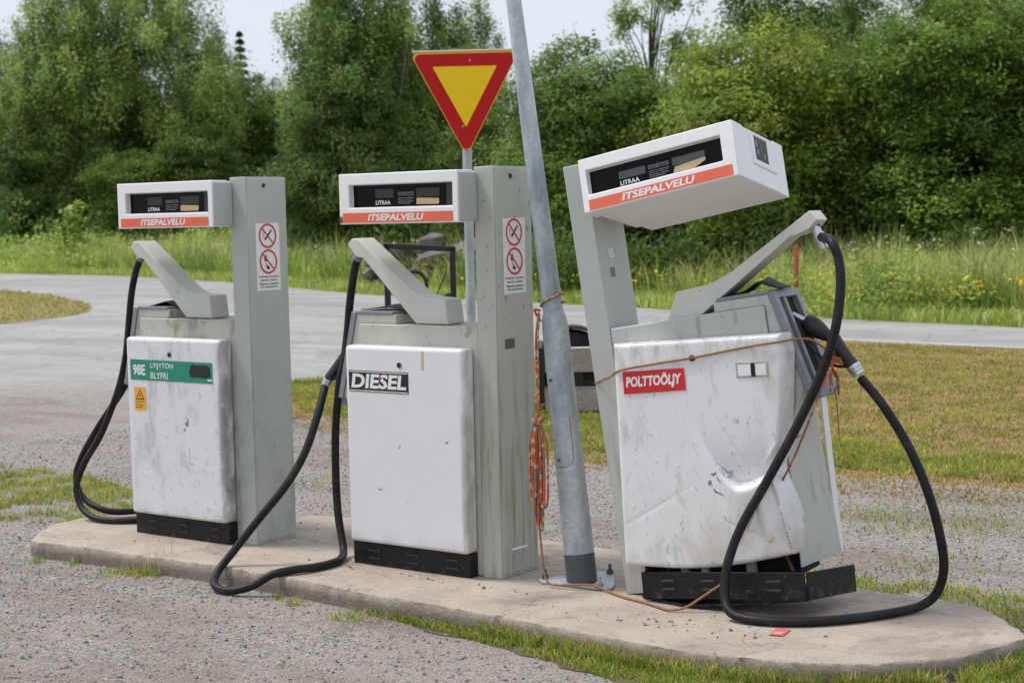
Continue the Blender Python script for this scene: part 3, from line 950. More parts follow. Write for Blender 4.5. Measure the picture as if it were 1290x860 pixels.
# ---- left pump
p1, d1 = upright_pump('fuel_pump', (-1.6619, 0, 0), M['grey1'], M['tray1'], M['white1'], M['arm'], 1, False)
tag(p1, 'upright grimy fuel pump with green 98E label and yellow warning sticker', 'fuel pump', G)
k = MB()
y = -0.0985
sheet_y(k, -0.858, -0.196, 0.886, 1.001, y, 0)
k.text('98E', (-0.835, y - 0.001, 0.912), X_, Z_, 0.100, 0.062, 1, 0.03)
k.text('LYIJYTÖN', (-0.690, y - 0.001, 0.948), X_, Z_, 0.185, 0.044, 1, 0.008)
k.text('BLYFRI', (-0.690, y - 0.001, 0.897), X_, Z_, 0.140, 0.036, 1, 0.008)
rg = random.Random(3)
k.flat((-0.292, y - 0.0012, 0.950), X_, Z_, [((0.085 + rg.uniform(-0.012, 0.004)) * (abs(math.cos(a)) ** 0.5) * (1 if math.cos(a) > 0 else -1), (0.038 + rg.uniform(-0.006, 0.004)) * (abs(math.sin(a)) ** 0.5) * (1 if math.sin(a) > 0 else -1)) for a in [i * math.pi / 13 + 0.05 for i in range(26)]], 2)
sheet_y(k, -0.235, -0.200, 0.900, 0.909, y - 0.001, 1)
k.build('grade_label', [M['greenp'], M['whitep'], M['blackprint']], d1, smooth=0)
k = MB()
sheet_y(k, -0.833, -0.739, 0.714, 0.843, y, 0)
O = Vector((-0.786, y - 0.001, 0.775))
k.flat(O, X_, Z_, [(-0.036, 0), (0.036, 0), (0, 0.058)], 1)
k.flat(O + Vector((0, -0.0006, 0)), X_, Z_, [(-0.026, 0.006), (0.026, 0.006), (0, 0.048)], 0)
k.flat(O + Vector((0, -0.0010, 0)), X_, Z_, [(-0.003, 0.034), (0.006, 0.034), (0.001, 0.024), (0.007, 0.024), (-0.004, 0.009), (-0.001, 0.020), (-0.007, 0.020)], 1)
for i, t in enumerate(('Hengenvaara', 'Livsfara', 'JÄNNITE')): k.text(t, (-0.822, y - 0.001, 0.757 - i * 0.016), X_, Z_, 0.07 * (1, 0.9, 0.8)[i], 0.010, 1, 0.01)
k.build('warning_label', [M['yellowp'], M['blackprint']], d1, smooth=0)
O = Vector((-0.42, y + 0.0008, 0.66))   # scrapes through the paint
scr = lambda O, pts, m, d: MB().flat(O, X_, Z_, pts, 0).build('scrape', m, d, smooth=0)
scr(O, [(-0.012, 0.0), (0.005, -0.022), (0.020, -0.012), (0.022, 0.012), (0.012, 0.030), (0.010, 0.010), (0.0, 0.002)], M['holster'], d1)
scr(O, [(-0.02, -0.045), (-0.008, -0.05), (-0.004, -0.03), (-0.016, -0.032)], M['holster'], d1)
scr(O, [(0.018, -0.14), (0.021, -0.14), (0.020, -0.225), (0.05, -0.226), (0.05, -0.229), (0.017, -0.23)], M['greyp'], d1)
flap(p1, -1, 0.58, 0.84, 1.292, 5)
nozzle(p1, [(-0.93, 0.205, 1.10), (-0.99, 0.205, 1.06)], [(-0.985, 0.205, 1.065), (-1.03, 0.19, 1.045), (-1.07, 0.18, 1.01)], [(-1.07, 0.18, 1.02), (-1.12, 0.16, 0.93), (-1.15, 0.15, 0.87)], (-1.165, 0.145, 0.835), 0)
hose(p1, [(-0.945, 0.10, 1.58), (-0.975, 0.10, 1.545), (-1.02, 0.10, 1.46), (-1.060, 0.10, 1.33), (-1.095, 0.10, 1.14), (-1.135, 0.10, 0.96), (-1.215, 0.10, 0.77), (-1.36, 0.09, 0.52), (-1.49, 0.07, 0.35), (-1.555, 0.05, 0.20), (-1.51, 0.04, 0.085), (-1.38, 0.03, 0.026), (-1.20, 0.06, 0.022), (-1.06, 0.20, 0.022), (-1.02, 0.45, 0.022), (-1.12, 0.62, 0.022), (-1.27, 0.56, 0.024), (-1.32, 0.30, 0.03), (-1.42, 0.16, 0.045), (-1.59, 0.13, 0.11), (-1.655, 0.13, 0.23), (-1.60, 0.14, 0.37), (-1.45, 0.145, 0.55), (-1.27, 0.145, 0.73), (-1.165, 0.145, 0.84)], 0.0195, [(-0.925, 0.10, 1.615), (-0.968, 0.10, 1.553)], 1)

# ---- middle pump
p2, d2 = upright_pump('fuel_pump', (0, 0, 0), M['grey2'], M['tray2'], M['white2'], M['arm_clean'], 2, True)
tag(p2, 'upright fuel pump with black DIESEL label between the left pump and leaning pole', 'fuel pump', G)
k = MB()
sheet_y(k, -0.868, -0.477, 0.893, 1.000, y, 0)
for z0, z1 in ((0.897, 0.901), (0.992, 0.996)): sheet_y(k, -0.864, -0.481, z0, z1, y - 0.0008, 1)
k.text('DIESEL', (-0.852, y - 0.001, 0.911), X_, Z_, 0.362, 0.074, 1, 0.035, 0.12)
k.flat((-0.660, y - 0.0018, 0.965), X_, Z_, [(-0.006, -0.008), (0.006, -0.009), (0.011, 0.002), (0.004, 0.012), (-0.007, 0.006)], 2)
k.build('grade_label', [M['blackprint'], M['whitep'], M['rustm']], d2, smooth=0)
scr((-0.395, y + 0.0008, 1.015), [(0, 0), (0.018, 0), (0.020, 0.092), (0.002, 0.094)], M['beige'], d2)
for (a, b, w, h) in ((-0.13, 0.66, 0.02, 0.012), (-0.46, 0.62, 0.012, 0.012), (-0.62, 0.40, 0.03, 0.008)):
    scr((-0.137 + a * 0.9, y + 0.0008, b), [(0, 0), (w, h * 0.3), (w * 0.9, h), (w * 0.2, h * 0.8)], M['holster'], d2)
k = MB()
k.box(0.002, 0.010, 0.082, 0.206, 0.127, 0.139)
k.build('clip', M['whitep'], p2, bevel=0.002)
k = MB()
k.add([(0.0052, 0.062, 1.118), (0.0052, 0.142, 1.118), (0.0052, 0.142, 1.166), (0.0052, 0.062, 1.166)], [(0, 1, 2, 3)])
k.build('label_remnant', M['lcd'], p2, smooth=0)
flap(p2, -1, 0.56, 0.90, 1.292, 9)
nozzle(p2, [(-0.90, 0.205, 1.16), (-0.975, 0.205, 1.125)], [(-0.96, 0.20, 1.135), (-1.01, 0.17, 1.12), (-1.055, 0.12, 1.075)], [(-1.055, 0.12, 1.085), (-1.11, 0.08, 0.99), (-1.145, 0.05, 0.93)], (-1.160, 0.042, 0.895), 0)
hose(p2, [(-0.935, 0.10, 1.59), (-0.965, 0.10, 1.55), (-0.990, 0.10, 1.478), (-1.023, 0.10, 1.333), (-1.048, 0.10, 1.17), (-1.050, 0.07, 1.03), (-1.066, 0.05, 0.92), (-1.105, 0.05, 0.667), (-1.114, 0.05, 0.415), (-1.095, 0.04, 0.205), (-1.03, 0.0, 0.05), (-0.965, -0.09, 0.022), (-0.92, -0.20, 0.022), (-0.925, -0.33, 0.023), (-0.965, -0.44, 0.025), (-1.025, -0.535, 0.012), (-1.10, -0.60, -0.040), (-1.205, -0.645, -0.068), (-1.33, -0.63, -0.062), (-1.415, -0.535, -0.020), (-1.39, -0.44, 0.075), (-1.30, -0.34, 0.235), (-1.20, -0.24, 0.40), (-1.145, -0.15, 0.56), (-1.13, -0.06, 0.745), (-1.158, 0.04, 0.90)], 0.0208, [(-0.915, 0.10, 1.62), (-0.965, 0.10, 1.552)], 1)

# ---- right pump: struck, leaning to the left, door crumpled
ROT3 = Matrix(((0.98373, -0.104528, -0.146146, 0), (0.103396, 0.994522, -0.015361, 0), (0.146946, 0.0, 0.989145, 0), (0, 0, 0, 1)))
B3 = Vector((0.688, 0.045, 0.0))
ARM3 = [(0.403, 1.2320), (0.57, 1.2300), (1.041, 1.509), (1.067, 1.509), (1.131, 1.528), (1.17, 1.56), (1.143, 1.605), (0.751, 1.402), (0.637, 1.359), (0.465, 1.349)]
p3, col3 = base_pump('fuel_pump', B3, 1, M['grey3'], M['tray3'], M['white3'], M['arm_clean'], ARM3, ROT3, 3, False)
tag(p3, 'leaning crashed fuel pump with crumpled door and red POLTTOÖLJY label', 'fuel pump', G)
F3 = Matrix.Translation(B3) @ ROT3
F3i = F3.inverted()
FHm = Matrix(((0.970, -0.107, -0.219, 0.885), (0.139, 0.981, 0.133, -0.243), (0.200, -0.160, 0.967, 0.041), (0, 0, 0, 1)))
rot_h = Euler((R(-9.386), R(-11.561), R(8.146)), 'XYZ').to_matrix().to_4x4()
FHm = Matrix.Translation((0.885, -0.243, 0.041)) @ rot_h
make_head(p3, 1, M['head_white'], F3i @ FHm, True)
k = MB()
for z0, z1, a, b in ((1.555, 1.60, 0.105, 0.155), (1.465, 1.51, 0.10, 0.145)):
    if z0 < 1.5:
        MB().add([(0.1163, a, z0), (0.1163, b, z0), (0.1163, b, z1), (0.1163, a, z1)], [(0, 1, 2, 3)]).build('label_remnant', M['lcd'], p3, smooth=0)
        continue
    k.add([(0.1163, a, z0), (0.1163, b, z0), (0.1163, b, z1), (0.1163, a, z1)], [(0, 1, 2, 3)], 0)
for i in range(4):
    k.add([(0.1168, 0.11, 1.562 + i * 0.009), (0.1168, 0.15 - 0.006 * (i % 2), 1.562 + i * 0.009), (0.1168, 0.15 - 0.006 * (i % 2), 1.565 + i * 0.009), (0.1168, 0.11, 1.565 + i * 0.009)], [(0, 1, 2, 3)], 1)
k.build('type_plate', [M['whitep'], M['greyp'], M['lcd']], p3, smooth=0)


def dent(u, z):
    """front surface of the struck door: hollow with a hard lower lip, bulge and folds below it"""
    t = (z - 0.13) / 1.0
    lip = 0.463 + (10 if u < 0.70 else 2.5) * (u - 0.70) ** 2
    w_ = math.exp(-abs((u - 0.745) / 0.135) ** 3.2)
    v = 0.0
    if z > lip: v += 0.048 * w_ * math.exp(-((z - lip) / 0.10) ** 1.2)
    else: v += 0.048 * w_ * math.exp(-(lip - z) / 0.007)
    if z < lip + 0.01: v -= 0.030 * math.exp(-((u - 0.76) / 0.15) ** 2) * math.exp(-abs(lip - z) / 0.13)
    uf = 0.842 + 0.055 * (0.52 - z) / 0.37
    k_ = min(1, max(0, (0.54 - z) / 0.06))
    if u > uf: v += (u - uf) * 0.95 * k_
    else: v += 0.016 * math.exp(-(uf - u) / 0.022) * k_ - 0.012 * math.exp(-((uf - u - 0.075) / 0.03) ** 2) * k_
    f2 = (z - 0.34) - 0.42 * (u - 0.12)
    v += 0.0028 * math.exp(-abs(f2) / 0.010) * max(0, 1 - abs(u - 0.25) / 0.28)
    f3 = (z - 0.62) + 1.9 * (u - 0.70)
    v += 0.0045 * math.exp(-abs(f3) / 0.012) * max(0, 1 - abs(u - 0.72) / 0.14)
    f4 = (z - 0.60) - 1.1 * (u - 0.86)
    v -= 0.007 * math.exp(-abs(f4) / 0.02) * max(0, 1 - abs(u - 0.86) / 0.09)
    f5 = (z - 0.33) - 1.6 * (u - 0.74)
    v += 0.006 * math.exp(-abs(f5) / 0.014) * max(0, 1 - abs(u - 0.74) / 0.09)
    f6 = (z - 0.27) + 0.5 * (u - 0.70)
    v += 0.004 * math.exp(-abs(f6) / 0.012) * max(0, 1 - abs(u - 0.68) / 0.13)
    v += 0.003 * math.sin(u * 31 + z * 13) * math.exp(-((u - 0.75) / 0.2) ** 2 - ((z - 0.42) / 0.2) ** 2)
    return v - 0.035 * (1 - min(1, max(0, t))) * (0.4 + 0.6 * (u - 0.07) / 0.85)


def crumpled_door():
    nx, nz = 150, 190
    zl = np.array([0.15, 0.25, 0.36, 0.46, 0.53, 0.62, 0.80, 1.02, 1.10]); ur = np.array([0.895, 0.918, 0.905, 0.876, 0.866, 0.900, 0.945, 0.982, 0.976])
    rr = 0.024
    vs = []
    for t in np.linspace(0, 1, nz):
        for s_ in np.linspace(0, 1, nx):
            zb = 0.150 - 0.036 * math.sin(math.pi * s_) ** 1.2
            zt = 1.157 - s_ * 0.057
            z = zb + (zt - zb) * t
            u_l = 0.068 + 0.100 * t
            u_r = float(np.interp(z, zl, ur))
            u = u_l + (u_r - u_l) * s_
            e = min(s_ * (u_r - u_l), (1 - s_) * (u_r - u_l), t, 1 - t)
            v = -0.100 + (rr - math.sqrt(max(0, rr * rr - (rr - e) ** 2)) if e < rr else 0) + dent(u, z)
            vs.append((u, v, z))
    fs = [(j * nx + i, j * nx + i + 1, (j + 1) * nx + i + 1, (j + 1) * nx + i) for j in range(nz - 1) for i in range(nx - 1)]
    # the folded edge back to the cabinet
    ring = [i for i in range(nx)] + [j * nx + nx - 1 for j in range(1, nz)] + [(nz - 1) * nx + i for i in range(nx - 2, -1, -1)] + [j * nx for j in range(nz - 2, 0, -1)]
    o = len(vs)
    for i in ring:
        u, v, z = vs[i]
        vs.append((u + (0.012 if u > 0.5 else 0.0), 0.0 if z > 0.3 else -0.03, z))
    n = len(ring)
    fs += [(ring[i], ring[(i + 1) % n], o + (i + 1) % n, o + i) for i in range(n)]
    return MB().add(vs, fs).build('door', M['white3'], p3, smooth=32)


def scuff(pts, m):
    c = (sum(p[0] for p in pts) / len(pts), sum(p[1] for p in pts) / len(pts))
    q = [c] + pts
    n = len(pts)
    # two rings so that the mark follows the bent sheet
    mid = [((p[0] + c[0]) / 2, (p[1] + c[1]) / 2) for p in pts]
    V_ = [(u, -0.1015 + dent(u, z), z) for u, z in [c] + mid + pts]
    fs = [(0, 1 + i, 1 + (i + 1) % n) for i in range(n)] + [(1 + i, 1 + n + i, 1 + n + (i + 1) % n, 1 + (i + 1) % n) for i in range(n)]
    MB().add(V_, fs).build('scrape', m, d3, smooth=0)


d3 = crumpled_door()
d3['label'] = 'crumpled white door with a hollow and folds'
scuff([(0.612, 0.556), (0.628, 0.545), (0.640, 0.530), (0.664, 0.534), (0.655, 0.512), (0.632, 0.508), (0.618, 0.528)], M['lcdblue'])
scuff([(0.565, 0.533), (0.583, 0.531), (0.606, 0.548), (0.590, 0.526), (0.575, 0.522)], M['crackgrey'])
scuff([(0.548, 0.498), (0.563, 0.505), (0.566, 0.490), (0.556, 0.478), (0.547, 0.484)], M['holster'])
scuff([(0.566, 0.470), (0.580, 0.452), (0.600, 0.446), (0.624, 0.428), (0.598, 0.440), (0.576, 0.446)], M['crackgrey'])
scuff([(0.596, 0.520), (0.602, 0.500), (0.618, 0.488), (0.606, 0.492), (0.596, 0.504)], M['crackgrey'])
scuff([(0.842, 0.528), (0.862, 0.534), (0.868, 0.524), (0.852, 0.518)], M['crackgrey'])
scuff([(0.856, 0.46), (0.864, 0.44), (0.872, 0.38), (0.866, 0.37), (0.858, 0.42)], M['rusty_pink'])
scuff([(0.80, 0.205), (0.825, 0.215), (0.835, 0.235), (0.822, 0.24), (0.80, 0.22)], M['beige'])
make_lock(d3, 0.553, 1.046, -0.104)
k = MB()
A, Bv, Cv, Dv = (0.196, 0.926), (0.503, 0.910), (0.508, 1.009), (0.205, 1.027)
yy = -0.1085
k.add([(a, yy, b) for a, b in (A, Bv, Cv, Dv)], [(0, 1, 2, 3)], 0)
ud = Vector((0.307, 0, -0.016)).normalized(); wd = Vector((0.03, 0, 1)).normalized()
k.text('POLTTOÖLJY', (0.212, yy - 0.0012, 0.942), ud, wd, 0.280, 0.070, 1, 0.045, 0.2)
k.build('grade_label', [M['redp'], M['whitep']], d3, smooth=0)
k = MB()
u2 = Vector((0.14, 0, -0.01)).normalized()
O = Vector((0.752, -0.1025, 0.935))
k.prism([(0.752, 0.934), (0.900, 0.924), (0.906, 0.990), (0.755, 1.001)], -0.1095, -0.095, 0)
k.add([(0.762, -0.1108, 0.942), (0.892, -0.1108, 0.933), (0.896, -0.1108, 0.982), (0.765, -0.1108, 0.992)], [(0, 1, 2, 3)], 1)
k.add([(0.822, -0.1122, 0.934), (0.842, -0.1122, 0.932), (0.846, -0.1122, 0.989), (0.826, -0.1122, 0.991)], [(0, 1, 2, 3)], 2)
k.build('door_handle', [M['tray1'], M['head_white'], M['dark']], d3, bevel=0.001)
rear = MB().box(0.150, 0.905, 0.3125, 0.407, 0.122, 1.125).build('door', M['white3'], p3, bevel=0.02, seg=4)
rear['label'] = 'white sheet door on the far side'
# side sheet sprung loose on the right, and the strip behind it
k = MB().add([(0.886, -0.02, 0.075), (0.935, 0.36, 0.075), (0.935, 0.30, 0.735), (0.890, 0.02, 0.725), (0.880, -0.02, 0.075), (0.929, 0.36, 0.075), (0.929, 0.30, 0.735), (0.884, 0.02, 0.725)],
             [(0, 1, 2, 3), (4, 5, 6, 7), (0, 1, 5, 4), (1, 2, 6, 5), (2, 3, 7, 6), (3, 0, 4, 7)])
k.build('side_panel', M['tray3'], p3, bevel=0.002)
k = MB().add([(0.925, 0.345, 0.07), (0.935, 0.385, 0.07), (0.960, 0.395, 0.80), (0.953, 0.345, 0.80), (0.915, 0.345, 0.07), (0.925, 0.385, 0.07), (0.95, 0.395, 0.80), (0.943, 0.345, 0.80)],
             [(0, 1, 2, 3), (4, 5, 6, 7), (0, 1, 5, 4), (1, 2, 6, 5), (2, 3, 7, 6), (3, 0, 4, 7)])
k.build('side_strip', M['head_white'], p3, bevel=0.002)
k = MB().box(0.87, 0.895, 0.06, 0.30, 0.62, 0.722).box(0.892, 0.915, 0.08, 0.12, 0.655, 0.675).box(0.892, 0.910, 0.10, 0.16, 0.63, 0.64)
k.build('bracket', M['holster'], p3, bevel=0.002)
# the black plinth: torn off on the right, sitting level while the cabinet leans (traced in world space)
k = MB()


def slab(mb, quad, thick, mi=0):
    q = [Vector(p) for p in quad]
    nrm = (q[1] - q[0]).cross(q[3] - q[0]).normalized() * thick
    mb.add(q + [p + nrm for p in q], [(0, 1, 2, 3), (4, 5, 6, 7), (0, 1, 5, 4), (1, 2, 6, 5), (2, 3, 7, 6), (3, 0, 4, 7)], mi)


fl, fr_, rr_ = (0.831, -0.03, 0.014), (1.646, -0.03, 0.100), (1.685, 0.36, 0.068)
up = Vector((-0.010, 0, 0.120))
w = lambda p, q=Vector((0, 0, 0)): tuple(Vector(p) + q)
slab(k, [fl, fr_, w(fr_, up), w(fl, up)], 0.010)
slab(k, [w(fr_, Vector((0.002, 0.0, 0))), rr_, w(rr_, up), w(fr_, up + Vector((0.002, 0, 0)))], 0.010)
slab(k, [w(fl, Vector((-0.002, 0.02, 0))), (0.80, 0.36, 0.012), (0.79, 0.36, 0.13), w(fl, up + Vector((-0.002, 0.02, 0)))], 0.010)
for t in (0.17, 0.42, 0.82):
    for zz in (0.042, 0.080):
        a = Vector(fl).lerp(Vector(fr_), t - 0.05) + up * (zz / 0.12) + Vector((0, -0.0125, 0))
        b = Vector(fl).lerp(Vector(fr_), t + 0.05) + up * (zz / 0.12) + Vector((0, -0.0125, 0))
        k.prism([(a.x, a.z - 0.006), (b.x, b.z - 0.006), (b.x - 0.008, b.z + 0.006), (a.x + 0.008, a.z + 0.006)], -0.046, -0.030, 1)
k.map(lambda p: F3i @ Vector(p)).build('plinth', [M['plinth'], M['blackp']], p3, bevel=0.002)
k = MB()
k.add([(0.80, 0.0, 0.006), (1.07, -0.055, 0.002), (1.63, 0.01, 0.085), (1.62, 0.34, 0.09), (0.82, 0.36, 0.006)], [(0, 1, 2, 3, 4)], 0)
k.add([(0.80, 0.0, 0.016), (1.07, -0.055, 0.012), (1.63, 0.01, 0.097), (1.62, 0.34, 0.10), (0.82, 0.36, 0.016)], [(0, 1, 2, 3, 4)], 0)
k.add([(0.80, 0.0, 0.006), (1.07, -0.055, 0.002), (1.63, 0.01, 0.085), (0.80, 0.0, 0.016), (1.07, -0.055, 0.012), (1.63, 0.01, 0.097)], [(0, 1, 4, 3), (1, 2, 5, 4)], 0)
k.map(lambda p: F3i @ Vector(p)).build('base_frame', [M['plinth']], p3, smooth=0)
# loose pipework and wires in the gap under the door
MB().tube(curve([(0.22, 0.0, 0.02), (0.24, -0.02, 0.10), (0.21, 0.02, 0.18)], 5), 0.008, 8).build('pipe', M['blackp'], p3)
MB().tube(curve([(0.835, 0.0, 0.06), (0.825, -0.0, 0.09), (0.81, 0.01, 0.125)], 5), 0.008, 8).build('pipe', M['rustm'], p3)
MB().tube(curve([(0.46, -0.01, 0.06), (0.49, -0.02, 0.12), (0.53, 0.0, 0.15)], 5), 0.004, 6).build('wire', M['blackp'], p3)
for a_, b_, z_, m_ in ((0.30, 0.335, 0.17, M['tray2']), (0.40, 0.43, 0.18, M['head_white']), (0.62, 0.66, 0.16, M['tray2'])):
    MB().box(a_, b_, -0.01, 0.02, 0.05, z_).build('strut', m_, p3)
flap(p3, 1, 0.66, 0.95, 1.292, 14, 0.055)
nz3 = nozzle(p3, [(0.93, 0.20, 1.17), (1.0, 0.20, 1.125)], [(0.985, 0.20, 1.135), (1.03, 0.20, 1.095), (1.095, 0.20, 1.040)], [(1.105, 0.20, 1.04), (1.14, 0.20, 0.965), (1.172, 0.20, 0.912)], (1.194, 0.20, 0.868), 0, 1.15)
t = lambda a: tuple(F3i @ Vector(a))
tail = F3 @ Vector((1.201, 0.20, 0.85))
hp = [F3 @ Vector((1.130, 0.10, 1.545)), F3 @ Vector((1.150, 0.10, 1.49)), (1.709, 0.10, 1.622), (1.750, 0.09, 1.53), (1.762, 0.07, 1.40), (1.743, 0.05, 1.237), (1.685, 0.045, 1.067), (1.591, 0.02, 0.858), (1.462, -0.02, 0.608), (1.352, -0.06, 0.40), (1.298, -0.09, 0.235), (1.302, -0.13, 0.105), (1.36, -0.17, 0.036), (1.50, -0.165, 0.022), (1.66, -0.09, 0.022), (1.80, 0.06, 0.022), (1.92, 0.27, 0.022), (1.985, 0.42, 0.035), (2.045, 0.44, 0.11), (2.072, 0.42, 0.25), (2.035, 0.38, 0.49), (1.945, 0.36, 0.72), (1.845, 0.31, 0.91), tuple(tail)]
hose(p3, [t(a) for a in hp], 0.0205, [(1.118, 0.10, 1.565), (1.165, 0.10, 1.435)])

# ------------------------------------------------------------------ leaning galvanised pole
P = empty('lamp_post', (0.39, 0.12, 0))
tag(P, 'leaning galvanised steel pole with thick lower sleeve bolted between the two right pumps', 'pole')
O = Vector((0.39, 0.12, 0))
ax = lambda z: Vector((-0.1045 * z - 0.026 * max(0, z - 1.235), 0, z))
k = MB()
zz = [0.012, 0.15, 0.5, 0.9, 1.15, 1.215, 1.26, 1.285, 1.30]
rr = [0.0735, 0.0725, 0.0690, 0.0655, 0.0635, 0.0630, 0.060, 0.054, 0.048]
k.tube([ax(z) for z in zz[1:]], rr[1:], 32)
k.build('sleeve', M['galv'], P, smooth=60)
MB().tube([ax(z) for z in zz[:2]], [0.0738, 0.0728], 32).build('foot_band', M['foot'], P, smooth=60)
MB().tube([ax(z) for z in (1.28, 1.8, 2.78, 3.6, 4.6)], [0.0485, 0.045, 0.0365, 0.033, 0.030], 28).build('shaft', M['galv'], P, smooth=60)
k = MB()
pts = [(-0.215, -0.06), (-0.17, -0.10), (0.14, -0.085), (0.20, -0.05), (0.17, 0.02), (0.06, 0.19), (0.02, 0.25), (-0.04, 0.22), (-0.15, 0.06)]
k.prism(pts, 0.002, 0.014, 0, 'z')
k.build('base_plate', M['galv'], P, bevel=0.003)
for bx_, by_ in ((-0.185, -0.045), (0.135, -0.055), (0.025, 0.205)):
    k = MB()
    k.tube([(bx_, by_, 0.012), (bx_, by_, 0.062)], 0.008, 10)
    k.tube([(bx_, by_, 0.0145), (bx_, by_, 0.034)], 0.017, 6)
    k.build('anchor_bolt', M['foot'] if bx_ < 0.1 else M['galv'], P, smooth=30)
k = MB()      # seam of the inspection hatch on the sleeve
seam = []
for a_, z in [(-150, 0.575), (-130, 0.570), (-110, 0.566), (-90, 0.566), (-70, 0.570), (-50, 0.580), (-40, 0.60), (-36, 0.66), (-36, 0.80)]:
    r0 = float(np.interp(z, zz, rr)) - 0.0012
    seam.append(ax(z) + Vector((math.cos(R(a_)), math.sin(R(a_)), 0)) * r0)
k.tube(curve(seam, 5), 0.0022, 6)
k.build('hatch_seam', M['foot'], P)
for z in (0.60, 0.98):
    k = MB()
    c = ax(z) + Vector((math.cos(R(-95)), math.sin(R(-95)), 0)) * (0.069)
    k.tube([c, c + Vector((-0.01, -0.006, 0))], 0.008, 6)
    k.build('hatch_bolt', M['foot'], P, smooth=30)

# ------------------------------------------------------------------ ropes
rp = empty('rope', (0.27, 0.02, 0.8))
tag(rp, 'orange rope tied round the leaning pole and hanging in a bundled coil', 'rope')
inv = rp.matrix_world.inverted()
k = MB()
c = ax(1.325) + O
ring = [c + Vector((math.cos(a) * 0.056, math.sin(a) * 0.056, 0.022 * math.cos(a) + 0.002 * i)) for i, a in enumerate([j * 2 * math.pi / 20 for j in range(26)])]
k.tube(ring, 0.0055, 8)
a0 = c + Vector((-0.055, -0.025, -0.02))
k.tube(curve([a0, a0 + Vector((-0.02, -0.02, 0.005)), a0 + Vector((0.0, -0.02, -0.03)), a0 + Vector((0.012, -0.012, -0.05))], 6), 0.006, 8)
k.map(lambda p: inv @ Vector(p)).build('knot', M['rope'], rp)
k = MB()
for dx, z1 in ((0.0, 0.80), (-0.012, 0.98)):
    k.tube(curve([a0 + Vector((dx * 0.4, -0.01, -0.01)), (0.243 + dx, 0.0, 1.15), (0.246 + dx * 0.5, -0.005, 0.95), (0.247, -0.01, 0.80)], 8), 0.005, 8)
k.map(lambda p: inv @ Vector(p)).build('hanging_line', M['rope'], rp)
k = MB()
rg = random.Random(11)
for i in range(22):
    x = 0.254 + rg.uniform(-0.036, 0.036)
    w_ = rg.uniform(0.008, 0.022)
    yv = -0.02 + rg.uniform(-0.024, 0.022)
    zb = rg.uniform(0.29, 0.45) - 0.05 * (x > 0.26)
    zt = 0.805 + rg.uniform(-0.012, 0.012)
    k.tube(curve([(0.246, -0.02, zt), (x - w_ * 0.7, yv, 0.70), (x - w_, yv, 0.52), (x - w_ * 0.9, yv, zb + 0.03), (x, yv - 0.004, zb), (x + w_ * 0.9, yv - 0.004, zb + 0.03), (x + w_, yv, 0.54), (x + w_ * 0.7, yv, 0.70), (0.249, -0.02, zt)], 6), 0.0055, 7)
for q in range(3):
    k.tube([Vector((0.247 + math.cos(a) * 0.022, -0.02 + math.sin(a) * 0.026, 0.785 + q * 0.009 + 0.004 * math.sin(a * 2))) for a in [j * math.pi / 8 for j in range(17)]], 0.0055, 7)
k.tube(curve([(0.25, -0.03, 0.79), (0.275, -0.05, 0.83), (0.30, -0.04, 0.845)], 5), 0.0035, 6)
k.map(lambda p: inv @ Vector(p)).build('coil', M['rope'], rp)
k = MB()
k.tube(curve([(0.252, -0.02, 0.36), (0.245, -0.02, 0.29), (0.257, -0.02, 0.15), (0.275, -0.025, 0.055), (0.31, -0.03, 0.02), (0.39, -0.02, 0.022), (0.49, 0.02, 0.026), (0.56, 0.03, 0.016), (0.66, -0.01, 0.008), (0.75, -0.05, 0.008), (0.84, -0.075, 0.008), (0.95, -0.12, 0.008), (1.04, -0.155, 0.010), (1.10, -0.12, 0.022), (1.17, -0.07, 0.075), (1.255, -0.055, 0.135), (1.30, 0.0, 0.165)], 8), 0.0055, 8)
k.map(lambda p: inv @ Vector(p)).build('trailing_line', M['ropeold'], rp)

rp3 = empty('rope', tuple(F3 @ Vector((0.06, -0.10, 1.0))))
tag(rp3, 'thin faded orange rope strapped across the crumpled door of the leaning pump', 'rope')
inv3 = rp3.matrix_world.inverted()
k = MB()
k.tube(curve([F3 @ Vector(p) for p in [(0.0, 0.16, 0.975), (-0.006, 0.02, 0.985), (0.03, -0.012, 0.995), (0.12, -0.06, 1.013), (0.20, -0.113, 1.036), (0.38, -0.110, 1.044), (0.562, -0.110, 1.048), (0.80, -0.108, 1.062), (0.97, -0.108, 1.066), (1.02, -0.02, 1.065), (1.045, 0.08, 1.050), (1.08, 0.14, 1.00), (1.10, 0.16, 0.94)]], 8), 0.0052, 8)
k.map(lambda p: inv3 @ Vector(p)).build('strap_line', M['ropeold'], rp3)
k = MB()
k.tube(curve([F3 @ Vector(p) for p in [(1.10, 0.16, 0.94), (1.085, 0.05, 0.86), (1.06, 0.0, 0.79), (0.99, -0.04, 0.65), (0.93, -0.06, 0.545), (0.87, -0.07, 0.46)]], 8), 0.0055, 8)
k.tube(curve([F3 @ Vector(p) for p in [(1.10, 0.16, 0.94), (1.095, 0.12, 0.86), (1.10, 0.13, 0.78), (1.085, 0.14, 0.62)]], 8), 0.003, 8)
rg = random.Random(8)
for i in range(7):
    a = Vector((1.09, 0.14, 0.93)); b = a + Vector((rg.uniform(-0.02, 0.06), rg.uniform(-0.04, 0.06), rg.uniform(-0.15, -0.06)))
    k.tube(curve([F3 @ p for p in [a, a.lerp(b, 0.4) + Vector((rg.uniform(-0.02, 0.03), 0, rg.uniform(-0.01, 0.02))), b]], 5), 0.004, 7)
for q in range(3):
    k.tube([F3 @ Vector((1.10 + math.cos(a) * 0.034, 0.19 + math.sin(a) * 0.034, 0.965 - q * 0.010 - 0.02 * math.cos(a))) for a in [j * math.pi / 8 for j in range(17)]], 0.005, 7)
